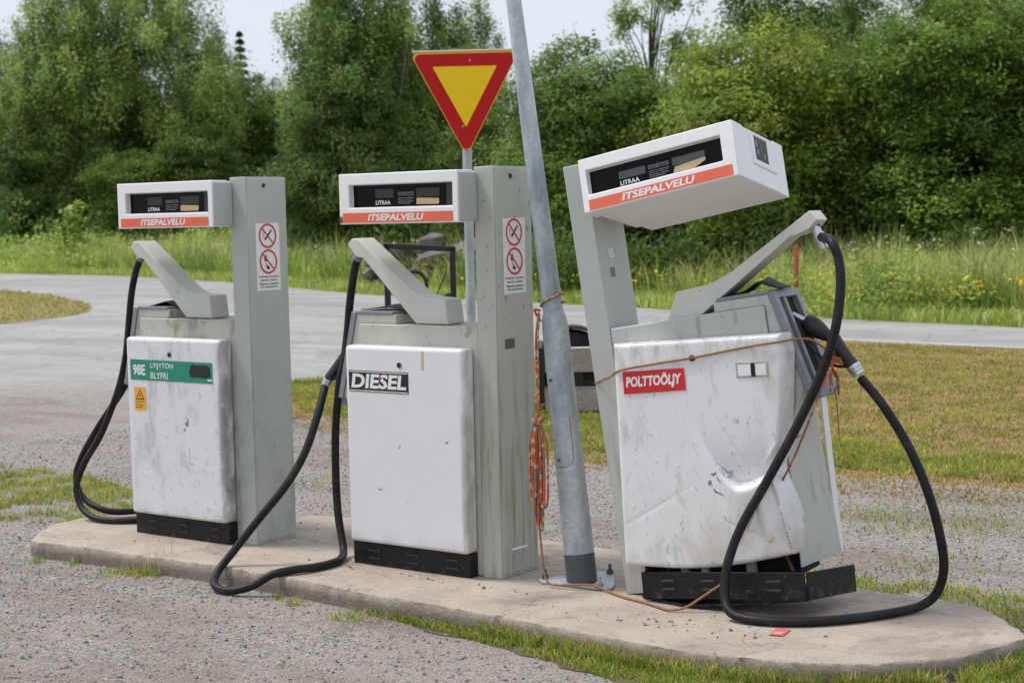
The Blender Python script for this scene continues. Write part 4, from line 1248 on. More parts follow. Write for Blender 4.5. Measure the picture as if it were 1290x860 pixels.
k.map(lambda p: inv3 @ Vector(p)).build('knot', M['rope'], rp3)

# fallen red card on the island
k = MB()
k.add([(1.602, -0.300, 0.004), (1.662, -0.285, 0.004), (1.640, -0.175, 0.006), (1.580, -0.185, 0.007)], [(0, 1, 2, 3)], 0)
k.add([(1.612, -0.288, 0.0068), (1.652, -0.278, 0.0068), (1.644, -0.24, 0.0074), (1.604, -0.25, 0.0076)], [(0, 1, 2, 3)], 1)
k.add([(1.602, -0.300, 0.002), (1.662, -0.285, 0.002), (1.640, -0.175, 0.003), (1.580, -0.185, 0.004)], [(0, 1, 2, 3)], 0)
tag(k.build('card', [plain('faded_red_card', (0.62, 0.16, 0.12), 0.5), plain('faded_pink_card', (0.66, 0.36, 0.30), 0.5)], smooth=0), 'small faded red card lying on the concrete beside the black hose', 'card')

# ------------------------------------------------------------------ yield sign
SG = V(14.6, -0.352, 0)
sr = empty('yield_sign', (SG.x, SG.y, GROUND), Matrix.Rotation(math.atan2(RH_.y, RH_.x) - R(2), 4, 'Z'))
tag(sr, 'red and yellow triangular yield sign on a grey post', 'road sign')


def rounded_tri(w, h, r, n=6):
    P_ = [Vector((-w / 2, h / 2)), Vector((w / 2, h / 2)), Vector((0, -h / 2))]
    out = []
    for i in range(3):
        p, a, b = P_[i], P_[i - 1], P_[(i + 1) % 3]
        d1_, d2_ = (a - p).normalized(), (b - p).normalized()
        half = math.acos(max(-1, min(1, d1_.dot(d2_)))) / 2
        tl = r / math.tan(half)
        c = p + (d1_ + d2_).normalized() * (r / math.sin(half))
        s0, s1 = p + d1_ * tl - c, p + d2_ * tl - c
        a0_, a1_ = math.atan2(s0.y, s0.x), math.atan2(s1.y, s1.x)
        da = (a1_ - a0_ + math.pi) % (2 * math.pi) - math.pi
        for j in range(n + 1):
            q = a0_ + da * j / n
            out.append((c.x + math.cos(q) * r, c.y + math.sin(q) * r))
    return out


zc = 2.815
S1 = [(x, z + zc) for x, z in rounded_tri(0.955, 0.905, 0.05)]
S2 = [(x, z + zc - 0.004) for x, z in rounded_tri(0.915, 0.868, 0.045)]
S3 = [(x, z + zc + 0.062) for x, z in rounded_tri(0.555, 0.520, 0.006)]
k = MB()
k.prism(S1, -0.055, -0.035, 0)
k.flat((0, -0.0565, 0), X_, Z_, S2, 1)
k.flat((0, -0.0580, 0), X_, Z_, S3, 2)
k.box(-0.45, 0.45, -0.062, -0.030, zc + 0.4515, zc + 0.463, 3)
for bx_, bz_ in ((0.045, zc + 0.37), (-0.03, zc - 0.19)): k.disc((bx_, -0.0595, bz_), X_, Z_, 0.009, 8, 4)
k.build('sign_plate', [M['signrim'], M['signred'], M['signyel'], M['whitep'], M['galv']], sr, smooth=0)
MB().tube([(0.0, 0.012, 0.0), (0.0, 0.012, zc + 0.40)], 0.041, 20).build('post', M['galv'], sr, smooth=60)
for z in (zc + 0.30, zc - 0.18):
    MB().box(-0.06, 0.06, -0.036, -0.026, z - 0.02, z + 0.02).build('bracket', M['galv'], sr, bevel=0.002)

# ------------------------------------------------------------------ black frame and plank trailer behind the middle pump
TR = V(15.4, 0, GROUND)
rz = Matrix.Rotation(math.atan2(RH_.y, RH_.x), 4, 'Z')
fr = empty('tube_frame', tuple(V(15.4, -0.83)), rz)
tag(fr, 'black square tube frame with a curved hoop standing behind the DIESEL pump', 'frame')
k = MB()
k.box(-0.33, -0.275, -0.03, 0.03, 0.42, 1.62)
k.box(0.275, 0.33, -0.03, 0.03, 0.42, 1.575)
k.add([(-0.33, -0.03, 1.575), (0.33, -0.03, 1.53), (0.33, -0.03, 1.58), (-0.33, -0.03, 1.625), (-0.33, 0.03, 1.575), (0.33, 0.03, 1.53), (0.33, 0.03, 1.58), (-0.33, 0.03, 1.625)],
      [(0, 1, 2, 3), (4, 5, 6, 7), (0, 1, 5, 4), (3, 2, 6, 7), (0, 3, 7, 4), (1, 2, 6, 5)])
k.build('roll_bar', M['blackmetal'], fr, bevel=0.006)
k = MB()
k.tube([(-0.055 + math.cos(a) * 0.115, -0.05, 1.235 + math.sin(a) * 0.125) for a in [R(200 - i * 12) for i in range(19)]] + [(0.06, -0.05, 1.0), (0.055, -0.05, 0.8)], 0.018, 10)
k.build('hoop', M['blackmetal'], fr)
k = MB()
k.tube(curve([(0.10, 0, 0.95), (0.15, 0, 1.14), (0.22, 0, 1.30), (0.24, 0, 1.36)], 6), 0.006, 8)
k.tube(curve([(0.20, -0.02, 0.98), (0.24, -0.02, 1.10), (0.29, -0.02, 1.105)], 5), [0.06] * 5 + [0.055, 0.05, 0.045, 0.04, 0.03, 0.02], 10)
k.build('lever', M['blackmetal'], fr)
k = MB()
k.box(-0.36, 0.40, -0.35, 0.35, 0.42, 0.56)
k.box(-0.16, 0.12, -0.20, 0.20, 0.56, 0.98)
k.build('deck', M['blackmetal'], fr, bevel=0.02)
for sx in (-0.25, 0.28):
    for sy in (-0.38, 0.30):
        k = MB()
        k.tube([(sx, sy, 0.22), (sx, sy + 0.10, 0.22)], 0.22, 24)
        k.build('wheel', M['rubber'], fr, bevel=0.02)
tl = empty('plank_trailer', tuple(V(15.55, 0.50)), rz)
tag(tl, 'low trailer with weathered plank sides and black mudguard seen beyond the leaning pole', 'trailer')
for z0, z1 in ((0.385, 0.605), (0.02, 0.235)):
    k = MB().box(-0.20, 0.72, -0.02, 0.02, z0, z1)
    k.box(-0.2, 0.72, -0.024, 0.024, z1, z1 + 0.012, 1 if z0 > 0.3 else 0)
    k.build('plank', [WOOD, M['whitep']], tl, bevel=0.004)
for x0 in (0.07, 0.60): MB().box(x0, x0 + 0.085, 0.021, 0.075, 0.0, 0.60).build('stake', M['blackmetal'], tl, bevel=0.004)
MB().box(-0.27, -0.205, -0.03, 0.9, 0.10, 0.62).box(-0.2, 0.72, 0.08, 0.9, 0.24, 0.30).build('trailer_bed', M['blackmetal'], tl, bevel=0.004)
k = MB()
k.tube([(0.02, 0.20, 0.62), (0.02, 0.36, 0.62)], 0.0, 8)
k = MB()
arc = [(0.07 + math.cos(R(a)) * 0.30, 0.57 + math.sin(R(a)) * 0.24) for a in range(0, 181, 15)]
arc += [(0.07 + math.cos(R(a)) * 0.27, 0.57 + math.sin(R(a)) * 0.215) for a in range(180, -1, -15)]
k.prism(arc, 0.06, 0.36)
k.build('mudguard', M['blackp'], tl)
MB().tube([(0.07, 0.10, 0.44), (0.07, 0.30, 0.44)], 0.33, 28).build('wheel', M['rubber'], tl, bevel=0.03)

# red marker post in the verge
mp = V(29.0, 4.94)
k = MB().box(-0.035, 0.035, -0.03, 0.03, 0.0, 1.20)
o = k.build('marker_post', M['postred'], bevel=0.01)
o.location = (mp.x, mp.y, GROUND + 0.02)
tag(o, 'short weathered red post standing in the tall grass across the road', 'post')

# ------------------------------------------------------------------ vegetation
rng = np.random.default_rng(7)


def blades(name, pts, h, w, mats, probs, lean=0.45, label=None, zfn=None, z0=GROUND, seed=1, kind='stuff', seedhead=0.0, patch=0.0):
    """grass: bent two-segment blades at the given ground points"""
    rg = np.random.default_rng(seed)
    n = len(pts)
    hh = h[0] + (h[1] - h[0]) * rg.random(n) ** 1.4
    if patch:
        x_, y__ = pts[:, 0], pts[:, 1]
        fld = (np.sin(x_ * 0.9 + 1.3 * np.sin(y__ * 0.7)) + np.sin(y__ * 1.1 + x_ * 0.5 + 2) + np.sin(x_ * 2.3 - y__ * 1.7 + seed) + np.sin(x_ * 3.9 + y__ * 2.9)) / 4
        hh *= np.clip(1 + patch * fld * 1.5, 0.25, 1.8)
    a = rg.random(n) * 2 * np.pi
    side = np.stack([np.cos(a), np.sin(a), np.zeros(n)], 1) * (w * (0.6 + 0.8 * rg.random(n)))[:, None] * 0.5
    b = rg.random(n) * 2 * np.pi
    ln = lean * rg.random(n)
    d1_ = np.stack([np.cos(b) * ln * 0.35, np.sin(b) * ln * 0.35, np.full(n, 0.55)], 1) * hh[:, None]
    d2_ = np.stack([np.cos(b) * ln, np.sin(b) * ln, 1.0 - 0.35 * ln], 1) * hh[:, None]
    z = np.full(n, z0) if zfn is None else z0 + zfn(pts[:, 0], pts[:, 1])
    p = np.stack([pts[:, 0], pts[:, 1], z - 0.01], 1)
    quads = np.stack([p - side, p + side, p + d1_ + side * 0.75, p + d1_ - side * 0.75], 1)
    tips = np.stack([p + d1_ - side * 0.75, p + d1_ + side * 0.75, p + d2_ + side * 0.12, p + d2_ - side * 0.12], 1)
    vv = np.concatenate([quads, tips]).reshape(-1, 3)
    mi = rg.choice(len(probs), n, p=np.array(probs) / sum(probs))
    if patch:
        mi = np.where((fld > 0.18) & (rg.random(n) < 0.7), 2, mi)
        mi = np.where((fld < -0.25) & (rg.random(n) < 0.6), 1, mi)
    mt = mi.copy()
    if seedhead > 0: mt[rg.random(n) < seedhead] = len(mats) - 1
    o = np_mesh(name, vv, 4, mats, np.concatenate([mi, mt]))
    tag(o, label, None, None, kind)
    return o


def clumpy(n, poly, scale, thr, seed, jitter=None):
    """points in a polygon, gathered into clumps by a smooth random field"""
    rg = np.random.default_rng(seed)
    P_ = np.array(poly)
    lo, hi = P_.min(0), P_.max(0)
    ph = rg.random((6, 3)) * 6.28
    kv = rg.normal(size=(6, 2)) / scale
    out = []
    tot = 0
    for _ in range(60):
        q = lo + (hi - lo) * rg.random((n, 2))
        f = sum(np.sin(q @ kv[i] * 6.28 + ph[i, 0]) for i in range(6)) / 6 + rg.random(n) * 0.25
        q = q[inside(q[:, 0], q[:, 1], poly) & (f > thr)]
        out.append(q); tot += len(q)
        if tot >= n: break
    return np.concatenate(out)[:n]


def cam_space(q):
    d = (q[:, 0] - CAM.x) * FH_.x + (q[:, 1] - CAM.y) * FH_.y
    s = (q[:, 0] - CAM.x) * RH_.x + (q[:, 1] - CAM.y) * RH_.y
    return d, s


# mown verge in front of the island
FRONT = [(-0.62, -0.50), (-0.10, -0.54), (0.45, -0.585), (1.20, -0.66), (1.50, -0.67), (1.88, -0.62), (2.14, -0.52), (2.44, -0.22), (2.56, 0.1), (3.3, 0.2), (3.4, -0.6), (2.7, -0.85), (2.0, -1.05), (1.45, -0.98), (0.95, -0.86), (0.45, -0.74), (0.0, -0.66)]
sheet('verge', rough_poly(FRONT, 0.08, 0.03, 12), GROUND + 0.0005, M['verge'])
blades('grass', clumpy(26000, FRONT, 0.40, -0.06, 21), (0.012, 0.058), 0.006, G_GREEN, (4, 3, 3, 2), 0.9, 'short green grass growing along the front of the concrete island', seed=3)
KERB = [(0.30, -0.60), (0.48, -0.615), (1.01, -0.665), (1.45, -0.70), (1.88, -0.625), (2.13, -0.515), (2.42, -0.21), (2.53, 0.24), (2.60, 0.22), (2.50, -0.26), (2.18, -0.59), (1.90, -0.71), (1.45, -0.79), (0.95, -0.75), (0.40, -0.68)]
blades('grass', clumpy(5200, KERB, 0.30, -0.10, 29), (0.03, 0.105), 0.006, G_GREEN, (4, 3, 3, 4), 0.8, 'longer unmown grass against the kerb at the right end of the concrete island', seed=19)
# behind the island
BACK = [(-0.7, 0.98), (0.0, 0.92), (1.6, 0.74), (2.2, 0.68), (2.52, 0.30), (3.4, 0.3), (3.6, 1.2), (2.3, 1.25), (1.6, 1.35), (0.6, 1.25), (-0.2, 1.2)]
blades('grass', clumpy(6500, BACK, 0.5, -0.05, 22), (0.02, 0.07), 0.007, G_GREEN, (4, 3, 2, 3), 1.0, 'sparse green grass along the back edge of the concrete island', seed=4)
# weeds on the gravel at the left end and here and there
WEED = [(-6.6, 1.6), (-5.0, 1.6), (-4.0, 1.25), (-3.5, 0.9), (-3.6, 0.3), (-4.0, -0.1), (-4.6, 0.2), (-6.2, 0.5)]
blades('grass', clumpy(9000, WEED, 0.7, -0.02, 23), (0.02, 0.075), 0.007, G_GREEN, (3, 3, 2, 3), 0.9, 'thin grass patch growing through the gravel past the left pump', seed=5)
tf = []
rg2 = np.random.default_rng(31)
for x, y_, n, r in [(-1.98, -0.50, 420, 0.10), (-2.10, -0.56, 160, 0.10), (-2.52, -0.55, 60, 0.05), (-1.92, -0.47, 220, 0.05), (-0.80, -0.62, 60, 0.05), (-0.95, -0.58, 40, 0.04), (0.66, 2.9, 400, 0.35), (1.07, 2.7, 300, 0.3), (1.35, 2.95, 350, 0.3), (1.5, 1.75, 260, 0.3), (0.3, 2.3, 140, 0.25), (-0.35, -0.66, 160, 0.12), (-2.75, -0.62, 60, 0.04), (-0.3, 2.8, 160, 0.3), (1.0, 3.5, 600, 0.6), (-0.5, 3.6, 300, 0.5), (-5.6, -0.4, 120, 0.15), (0.1, 1.7, 80, 0.12), (-2.4, 3.2, 200, 0.4), (-3.4, 2.2, 160, 0.3)]:
    tf.append(np.array([x, y_]) + rg2.normal(size=(n, 2)) * r * 0.6)
blades('grass', np.concatenate(tf), (0.012, 0.06), 0.006, G_GREEN, (4, 4, 2, 3), 1.0, 'small grass tufts scattered over the gravel yard', seed=6)
stalk = np.array([-1.93, -0.47]) + rg2.normal(size=(26, 2)) * 0.05
blades('grass', stalk, (0.12, 0.28), 0.004, G_GREEN, (2, 2, 1, 5), 0.35, 'tall seed stalks standing at the kerb in front of the left pump', seed=16)
# the mown bank between the yard and the road, straw coloured with a greener foot
b1 = clumpy(330000, BANK, 1.6, -0.8, 24)
d_, s_ = cam_space(b1)
b1 = b1[(np.abs(s_) < d_ * 0.36) & (d_ < 26)]
b1 = b1[:110000]
blades('grass', b1, (0.012, 0.05), 0.012, G_DRY, (5, 4, 3, 2), 1.3, 'dry straw coloured grass on the mown bank beside the road', seed=7)
blades('grass', clumpy(48000, [(-8.3, 8), (-3.0, 6.0), (2.0, 5.6), (6.5, 6.5), (6.0, 9.5), (-2.7, 14.5), (-7.6, 15.0), (-7.8, 12)], 0.8, 0.08, 28), (0.015, 0.06), 0.012, G_GREEN, (4, 5, 1, 4), 1.1, 'green clumps of grass coming through the dry mown bank', seed=18)
FOOT = [(-8.6, 7.3), (-6.4, 5.4), (-3.0, 4.3), (-0.4, 4.5), (1.2, 4.5), (5, 3.6), (9, 3.0), (9, 4.2), (5, 4.8), (1.2, 5.5), (-0.6, 5.8), (-3.0, 6.0), (-6.2, 7.6), (-7.6, 10.2), (-8.4, 9.0)]
blades('grass', clumpy(52000, FOOT, 0.9, -0.25, 25), (0.02, 0.08), 0.011, G_GREEN, (5, 5, 2, 2), 0.9, 'greener grass along the foot of the mown bank', seed=8)
blades('grass', clumpy(16000, PATCH, 1.5, -0.5, 26), (0.03, 0.10), 0.03, G_DRY[:2] + G_GREEN[:2], (2, 2, 4, 3), 0.8, 'short yellowish grass on the small traffic lawn at the left', seed=9)

# tall meadow grass and flowers beyond the road
def beyond(n, d0, d1_, s0, s1, seed, off=(0.6, 99)):
    rg = np.random.default_rng(seed)
    out = []
    tot = 0
    while tot < n:
        d = d0 + (d1_ - d0) * rg.random(n); f = s0 + (s1 - s0) * rg.random(n)
        s = f * d
        q = np.stack([CAM.x + FH_.x * d + RH_.x * s, CAM.y + FH_.y * d + RH_.y * s], 1)
        e = q[:, 1] - road_far(q[:, 0])
        q = q[(e > off[0]) & (e < off[1])]
        out.append(q); tot += len(q)
    return np.concatenate(out)[:n]


blades('grass', beyond(30000, 25, 74, -0.36, 0.38, 41, (0.15, 3.0)), (0.08, 0.32), 0.030, G_TALL, (4, 4, 2, 1), 0.7, 'ankle high green grass on the far verge of the road', zfn=rise, seed=10)
blades('grass', np.concatenate([beyond(80000, 26, 42, 0.155, 0.38, 42, (1.6, 14)), beyond(9000, 28, 42, 0.0, 0.155, 44, (2.2, 14))]), (0.25, 1.20), 0.017, G_TALL, (5, 5, 3, 1), 1.05, 'tall meadow grass beyond the road on the right', zfn=rise, seed=11, seedhead=0.22, patch=0.5)
blades('grass', beyond(100000, 34, 84, -0.36, 0.03, 43, (1.8, 26)), (0.30, 1.30), 0.026, G_TALL, (5, 5, 2, 1), 1.05, 'tall meadow grass beyond the road on the left', zfn=rise, seed=12, seedhead=0.15, patch=0.5)


def florets(name, pts, h, size, mat, label, nper, spread, seed):
    rg = np.random.default_rng(seed)
    n = len(pts)
    c = np.stack([pts[:, 0], pts[:, 1], GROUND + rise(pts[:, 0], pts[:, 1]) + h[0] + (h[1] - h[0]) * rg.random(n)], 1)
    c = np.repeat(c, nper, 0) + rg.normal(size=(n * nper, 3)) * np.array([spread, spread, spread * 0.25])
    a = rg.normal(size=(len(c), 3)); a[:, 2] *= 0.4
    a /= np.linalg.norm(a, axis=1)[:, None]
    b = np.cross(a, rg.normal(size=(len(c), 3))); b /= np.linalg.norm(b, axis=1)[:, None]
    sz = size * (0.6 + 0.8 * rg.random(len(c)))[:, None]
    vv = np.stack([c - a * sz, c - b * sz, c + a * sz, c + b * sz], 1).reshape(-1, 3)
    tag(np_mesh(name, vv, 4, [mat], np.zeros(len(c))), label, None, None, 'stuff')


wf = beyond(20, 29, 34, 0.10, 0.34, 51, (3.5, 12))
florets('wildflowers', wf, (0.95, 1.35), 0.016, PETAL_W, 'white umbels of cow parsley above the tall grass on the right', 10, 0.07, 52)
wf = np.concatenate([beyond(240, 38, 60, -0.22, 0.02, 53, (2.5, 20)), beyond(90, 60, 80, -0.34, -0.16, 58, (2.5, 20))])
florets('wildflowers', wf, (0.6, 1.05), 0.030, PETAL_W, 'white flowers dotted through the meadow on the left', 8, 0.10, 54)
yf = np.concatenate([beyond(260, 26, 33, 0.15, 0.36, 55, (0.9, 4.0)), beyond(160, 30, 50, -0.12, 0.14, 56, (1.0, 5))])
florets('wildflowers', yf, (0.35, 0.70), 0.028, PETAL_Y, 'small yellow flowers along the far verge of the road', 4, 0.05, 57)


# ---- trees
def crown(name, blobs, ncl, per, lsize, mats, seed, parent, droop=0.0, crad=(0.45, 0.85), shell=0.45, flat=0.6):
    """leaf clumps through the crown's volume: each clump leans to one leaf colour"""
    rg = np.random.default_rng(seed)
    B = np.array(blobs)
    vol = B[:, 3] * B[:, 4] * B[:, 5]
    wts = vol ** 0.8 / np.sum(vol ** 0.8)
    bi = rg.choice(len(B), ncl, p=wts)
    dr = rg.normal(size=(ncl, 3)); dr /= np.linalg.norm(dr, axis=1)[:, None]
    rad = shell + (1 - shell) * rg.random(ncl) ** 0.6
    cc = B[bi, :3] + dr * B[bi, 3:6] * rad[:, None]
    cc[:, 2] = np.maximum(cc[:, 2], 0.25)
    cr = crad[0] + (crad[1] - crad[0]) * rg.random(ncl)
    cm = rg.choice(len(mats), ncl)
    n = ncl * per
    ci = np.repeat(np.arange(ncl), per)
    off = rg.normal(size=(n, 3)) * 0.5
    off[:, 2] *= flat
    off = off * cr[ci][:, None]
    if droop: off[:, 2] -= droop * rg.random(n) ** 1.2 * cr[ci] * 2.0; off[:, :2] *= 0.75
    c = cc[ci] + off
    c[:, 2] = np.maximum(c[:, 2], 0.1)
    nrm = rg.normal(size=(n, 3)) * 0.5 + dr[ci] * 0.55 + np.array([-0.15, -0.1, 0.75])
    nrm /= np.linalg.norm(nrm, axis=1)[:, None]
    a = np.cross(nrm, rg.normal(size=(n, 3))); a /= np.linalg.norm(a, axis=1)[:, None]
    b = np.cross(nrm, a)
    L = (lsize * (0.6 + 0.8 * rg.random(n)))[:, None]
    vv = np.stack([c - a * L, c - b * L * 0.42 - a * L * 0.1, c + a * L, c + b * L * 0.42 - a * L * 0.1], 1).reshape(-1, 3)
    mi = cm[ci].copy()
    sw = rg.random(n) < 0.25
    mi[sw] = rg.choice(len(mats), sw.sum())
    o = np_mesh(name, vv, 4, mats, mi, parent)
    return o, cc


def trunk(parent, h, r, cc, mat, seed, nl=12, wob=0.25):
    rg = random.Random(seed)
    mb = MB()
    pts = [Vector((0, 0, -0.15))]
    k = 9
    x = y_ = 0
    for i in range(1, k + 1):
        x += rg.uniform(-wob, wob) * 0.5; y_ += rg.uniform(-wob, wob) * 0.5
        pts.append(Vector((x, y_, h * i / k)))
    mb.tube(pts, [r * (1.25 if i == 0 else 1.0) * (1 - 0.88 * i / k) for i in range(k + 1)], 9)
    idx = list(range(len(cc)))
    rg.shuffle(idx)
    for i in idx[:nl]:
        e = Vector(cc[i])
        st = min(max(0.12, e.z * 0.62 / h), 0.9)
        f = st * k
        a = pts[int(f)].lerp(pts[min(int(f) + 1, k)], f - int(f))
        m = a.lerp(e, 0.5) + Vector((rg.uniform(-.2, .2), rg.uniform(-.2, .2), 0.25))
        rr_ = r * (1 - 0.85 * st) * 0.55
        mb.tube(curve([a, m, e], 4), [rr_ * (1 - 0.1 * j) for j in range(9)], 6)
    return mb.build('trunk', mat, parent, smooth=60)


def tree_at(o, d, px, rot, sc=1.0, sx=1.0):
    s = d * (px - 645) / 2112.0
    p = V(d, s)
    p.z = GROUND - 0.05 + float(rise(p.x, p.y))
    o.location = p
    o.rotation_euler = (0, 0, rot)
    o.scale = (sc * sx, sc * sx, sc)


def copy_tree(o):
    c = o.copy(); C.objects.link(c)
    for ch in o.children:
        q = ch.copy(); C.objects.link(q); q.parent = c
    return c


def new_tree(name):
    o = bpy.data.objects.new(name, None); C.objects.link(o); return o


# broad leafy trees (about 6.6 m), crown down to the ground
def broad(seed, mats, dark=False):
    o = new_tree('broadleaf_tree')
    rg = random.Random(seed)
    bl = [(0, 0, 2.6, 2.3, 2.3, 2.1), (0.3, 0.1, 4.6, 1.9, 1.9, 1.7)]
    for i in range(8):
        a = i * 0.785 + rg.uniform(-.3, .3)
        z = rg.choice([1.5, 2.6, 3.6, 4.7])
        q = 1.9 if z < 4 else 1.3
        bl.append((math.cos(a) * q, math.sin(a) * q, z, rg.uniform(.9, 1.3), rg.uniform(.9, 1.3), rg.uniform(.7, 1.0)))
    cr_, cc = crown('crown', bl, 520, 130, 0.064, mats, seed, o, 0.0, (0.30, 0.62), 0.5, 0.6)
    trunk(o, 5.6, 0.17, cc, BARK, seed, 16)
    return o


def birch(seed, mats, h=11.5):
    o = new_tree('birch_tree')
    rg = random.Random(seed)
    bl = []
    for i in range(15):
        f = i / 14
        z = 1.8 + (h - 2.2) * f
        w_ = 1.75 * math.sin(math.pi * (0.18 + 0.78 * f)) + 0.25
        a = rg.uniform(0, 6.28)
        q = w_ * 0.62
        bl.append((math.cos(a) * q, math.sin(a) * q, z, w_ * 0.72, w_ * 0.72, rg.uniform(.7, 1.1)))
        if i % 2: bl.append((0, 0, z, w_ * 0.7, w_ * 0.7, 0.9))
    cr_, cc = crown('crown', bl, 400, 130, 0.066, mats, seed, o, 0.9, (0.30, 0.60), 0.35, 0.8)
    trunk(o, h * 0.97, 0.15, cc, BIRCHBARK, seed, 26, 0.22)
    return o


def airy(seed, mats, h=10.5):
    o = new_tree('slender_tree')
    rg = random.Random(seed)
    bl = []
    for i in range(16):
        f = i / 15
        a = rg.uniform(0, 6.28); q = 1.5 * (1 - 0.6 * f)
        bl.append((math.cos(a) * q, math.sin(a) * q, 2 + (h - 2.2) * f, .75, .75, .55))
    cr_, cc = crown('crown', bl, 170, 95, 0.07, mats, seed, o, 0.2, (0.30, 0.55), 0.3, 0.7)
    trunk(o, h * 0.97, 0.13, cc, BARK, seed, 40, 0.25)
    return o


def spruce(seed, h=13):
    o = new_tree('spruce_tree')
    bl = []
    cc = []
    rg = np.random.default_rng(seed)
    n = 9000
    f = rg.random(n) ** 0.8
    lay = np.floor(f * 26) / 26
    z = 1.2 + (h - 1.2) * (lay + 0.02)
    rad = (1 - lay) * 2.3 * (0.25 + 0.75 * rg.random(n) ** 0.6) + 0.05
    a = rg.random(n) * 6.283
    c = np.stack([np.cos(a) * rad, np.sin(a) * rad, z - rad * 0.35 + rg.normal(size=n) * 0.06], 1)
    dr = np.stack([np.cos(a), np.sin(a), np.full(n, -0.35)], 1)
    sd = np.stack([-np.sin(a), np.cos(a), rg.normal(size=n) * 0.3], 1)
    L = 0.20 * (0.6 + 0.6 * rg.random(n))[:, None]
    vv = np.stack([c - dr * L, c - sd * L * 0.3, c + dr * L, c + sd * L * 0.3], 1).reshape(-1, 3)
    np_mesh('crown', vv, 4, NEEDLE, rg.integers(0, 2, n), o)
    MB().tube([(0, 0, -0.1), (0, 0, h * 0.97)], [0.18, 0.02], 8).build('trunk', BARK, o, smooth=60)
    return o


protos = {'b1': broad(101, LEAF_BRIGHT), 'b2': broad(102, LEAF_DEEP), 'b3': broad(103, [LEAF_BRIGHT[1], LEAF_BRIGHT[2], LEAF_DEEP[2], LEAF_DEEP[0]]),
          'w1': birch(201, LEAF_BIRCH), 'w2': birch(202, LEAF_BIRCH, 12), 'w3': birch(203, [LEAF_BIRCH[0], LEAF_BIRCH[2], LEAF_DEEP[0], LEAF_DEEP[1]]),
          'a1': airy(301, [LEAF_BIRCH[1], LEAF_BIRCH[3], LEAF_BIRCH[0]]), 's1': spruce(401)}
used = set()
# kind, distance, picture x, turn, scale, width factor, label
TREES = [
    ('w3', 92, -10, 0.3, 1.194, 1.15, 'dark birch at the very left edge of the tree line'),
    ('w1', 84, 62, 1.1, 1.298, 1.0, 'pale drooping birch second in from the left edge of the tree line'),
    ('w2', 85, 128, 2.0, 1.421, 1.05, 'tall drooping birch rising above the white head of the left pump'),
    ('w3', 88, 178, 0.7, 1.383, 1.1, 'dense dark birch directly behind the left pump head'),
    ('w1', 84, 236, 3.0, 1.336, 1.05, 'tall birch whose right side borders the open sky gap'),
    ('w2', 87, 275, 4.6, 1.009, 1.0, 'shorter birch stepping down into the open sky gap'),
    ('b3', 88, 332, 0.2, 1.376, 0.9, 'rounded light green tree under the open sky gap'),
    ('s1', 105, 314, 0, 0.98, 0.8, 'lone dark spruce poking up above the tree under the sky gap'),
    ('w2', 58, 414, 5.1, 0.98, 0.85, 'tall leafy birch on the right rim of the open sky gap'),
    ('b2', 56, 436, 1.0, 1.15, 0.8, 'low dark leafy tree between the left and middle pump heads'),
    ('w3', 57, 448, 2.2, 1.03, 0.95, 'tall dark birch above the head of the middle pump'),
    ('w1', 58, 500, 3.7, 1.02, 0.95, 'tall birch just left of the yield sign'),
    ('w3', 60, 555, 5.5, 0.9, 1.05, 'birch with a loose top directly behind the yield sign'),
    ('w2', 59, 612, 0.1, 0.8, 1.0, 'lower birch between the yield sign and the leaning pole'),
    ('b2', 47, 640, 2.6, 0.78, 1.0, 'dark bushy tree behind the leaning pole'),
    ('b3', 42, 728, 0.9, 0.98, 1.0, 'bright bushy tree right of the leaning pole'),
    ('a1', 58, 835, 0.4, 0.94, 1.1, 'thin airy tree with gaps of sky above the leaning pump head'),
    ('b2', 47, 820, 1.7, 0.66, 1.0, 'darker bushy tree behind the left end of the leaning pump head'),
    ('b1', 39, 958, 1.2, 1.0, 1.08, 'broad yellow-green tree above the right end of the leaning pump head'),
    ('w3', 56, 980, 4.0, 0.96, 1.2, 'tall dark birch rearing up behind the broad yellow-green tree'),
    ('w1', 60, 1080, 1.9, 0.98, 1.1, 'tall birch between the two bright trees on the right'),
    ('b2', 46, 1085, 3.3, 0.70, 1.0, 'dark bushy tree in the gap between the two bright trees on the right'),
    ('b3', 37.5, 1205, 4.2, 0.98, 1.08, 'bright bushy tree above the verge at the right edge'),
    ('w2', 58, 1175, 2.8, 1.0, 1.1, 'tall birch behind the bright tree at the right edge'),
    ('w1', 52, 1268, 0.6, 1.0, 1.1, 'tall birch in the upper right corner'),
    ('b2', 38, 1345, 5.0, 1.05, 1.05, 'dark bushy tree cut off by the right edge'),
    ('b2', 82, 20, 2.4, 1.089, 1.0, 'low bushy tree at the foot of the left edge birch'),
    ('b3', 80, 175, 5.3, 0.8, 1.2, 'low bushy tree at the foot of the birches behind the left pump'),
    ('b2', 81, 250, 0.9, 0.964, 1.1, 'low dark bushy tree behind the left pump column'),
    ('b2', 44, 890, 4.4, 0.8, 1.1, 'low dark bush under the leaning pump head'),
    ('b2', 40, 1050, 0.1, 0.66, 1.2, 'low dark bush under the broad yellow-green tree'),
    ('b2', 41, 1130, 2.1, 0.8, 1.1, 'low dark bush left of the tree at the right edge'),
    ('b3', 39, 1440, 2.9, 1.0, 1.05, 'bright bushy tree beyond the right end of the tree line'),
    ('w1', 54, 1500, 1.4, 1.0, 1.1, 'tall birch beyond the right end of the tree line'),
    ('b1', 43, 1565, 3.6, 1.0, 1.1, 'yellow-green bushy tree beyond the right end of the tree line'),
    ('w2', 56, 1650, 0.3, 1.0, 1.1, 'farthest birch beyond the right end of the tree line'),
    ('w1', 86, -100, 2.2, 1.25, 1.1, 'pale birch beyond the left end of the tree line'),
    ('w2', 88, -190, 4.1, 1.3, 1.1, 'farthest birch beyond the left end of the tree line'),
]
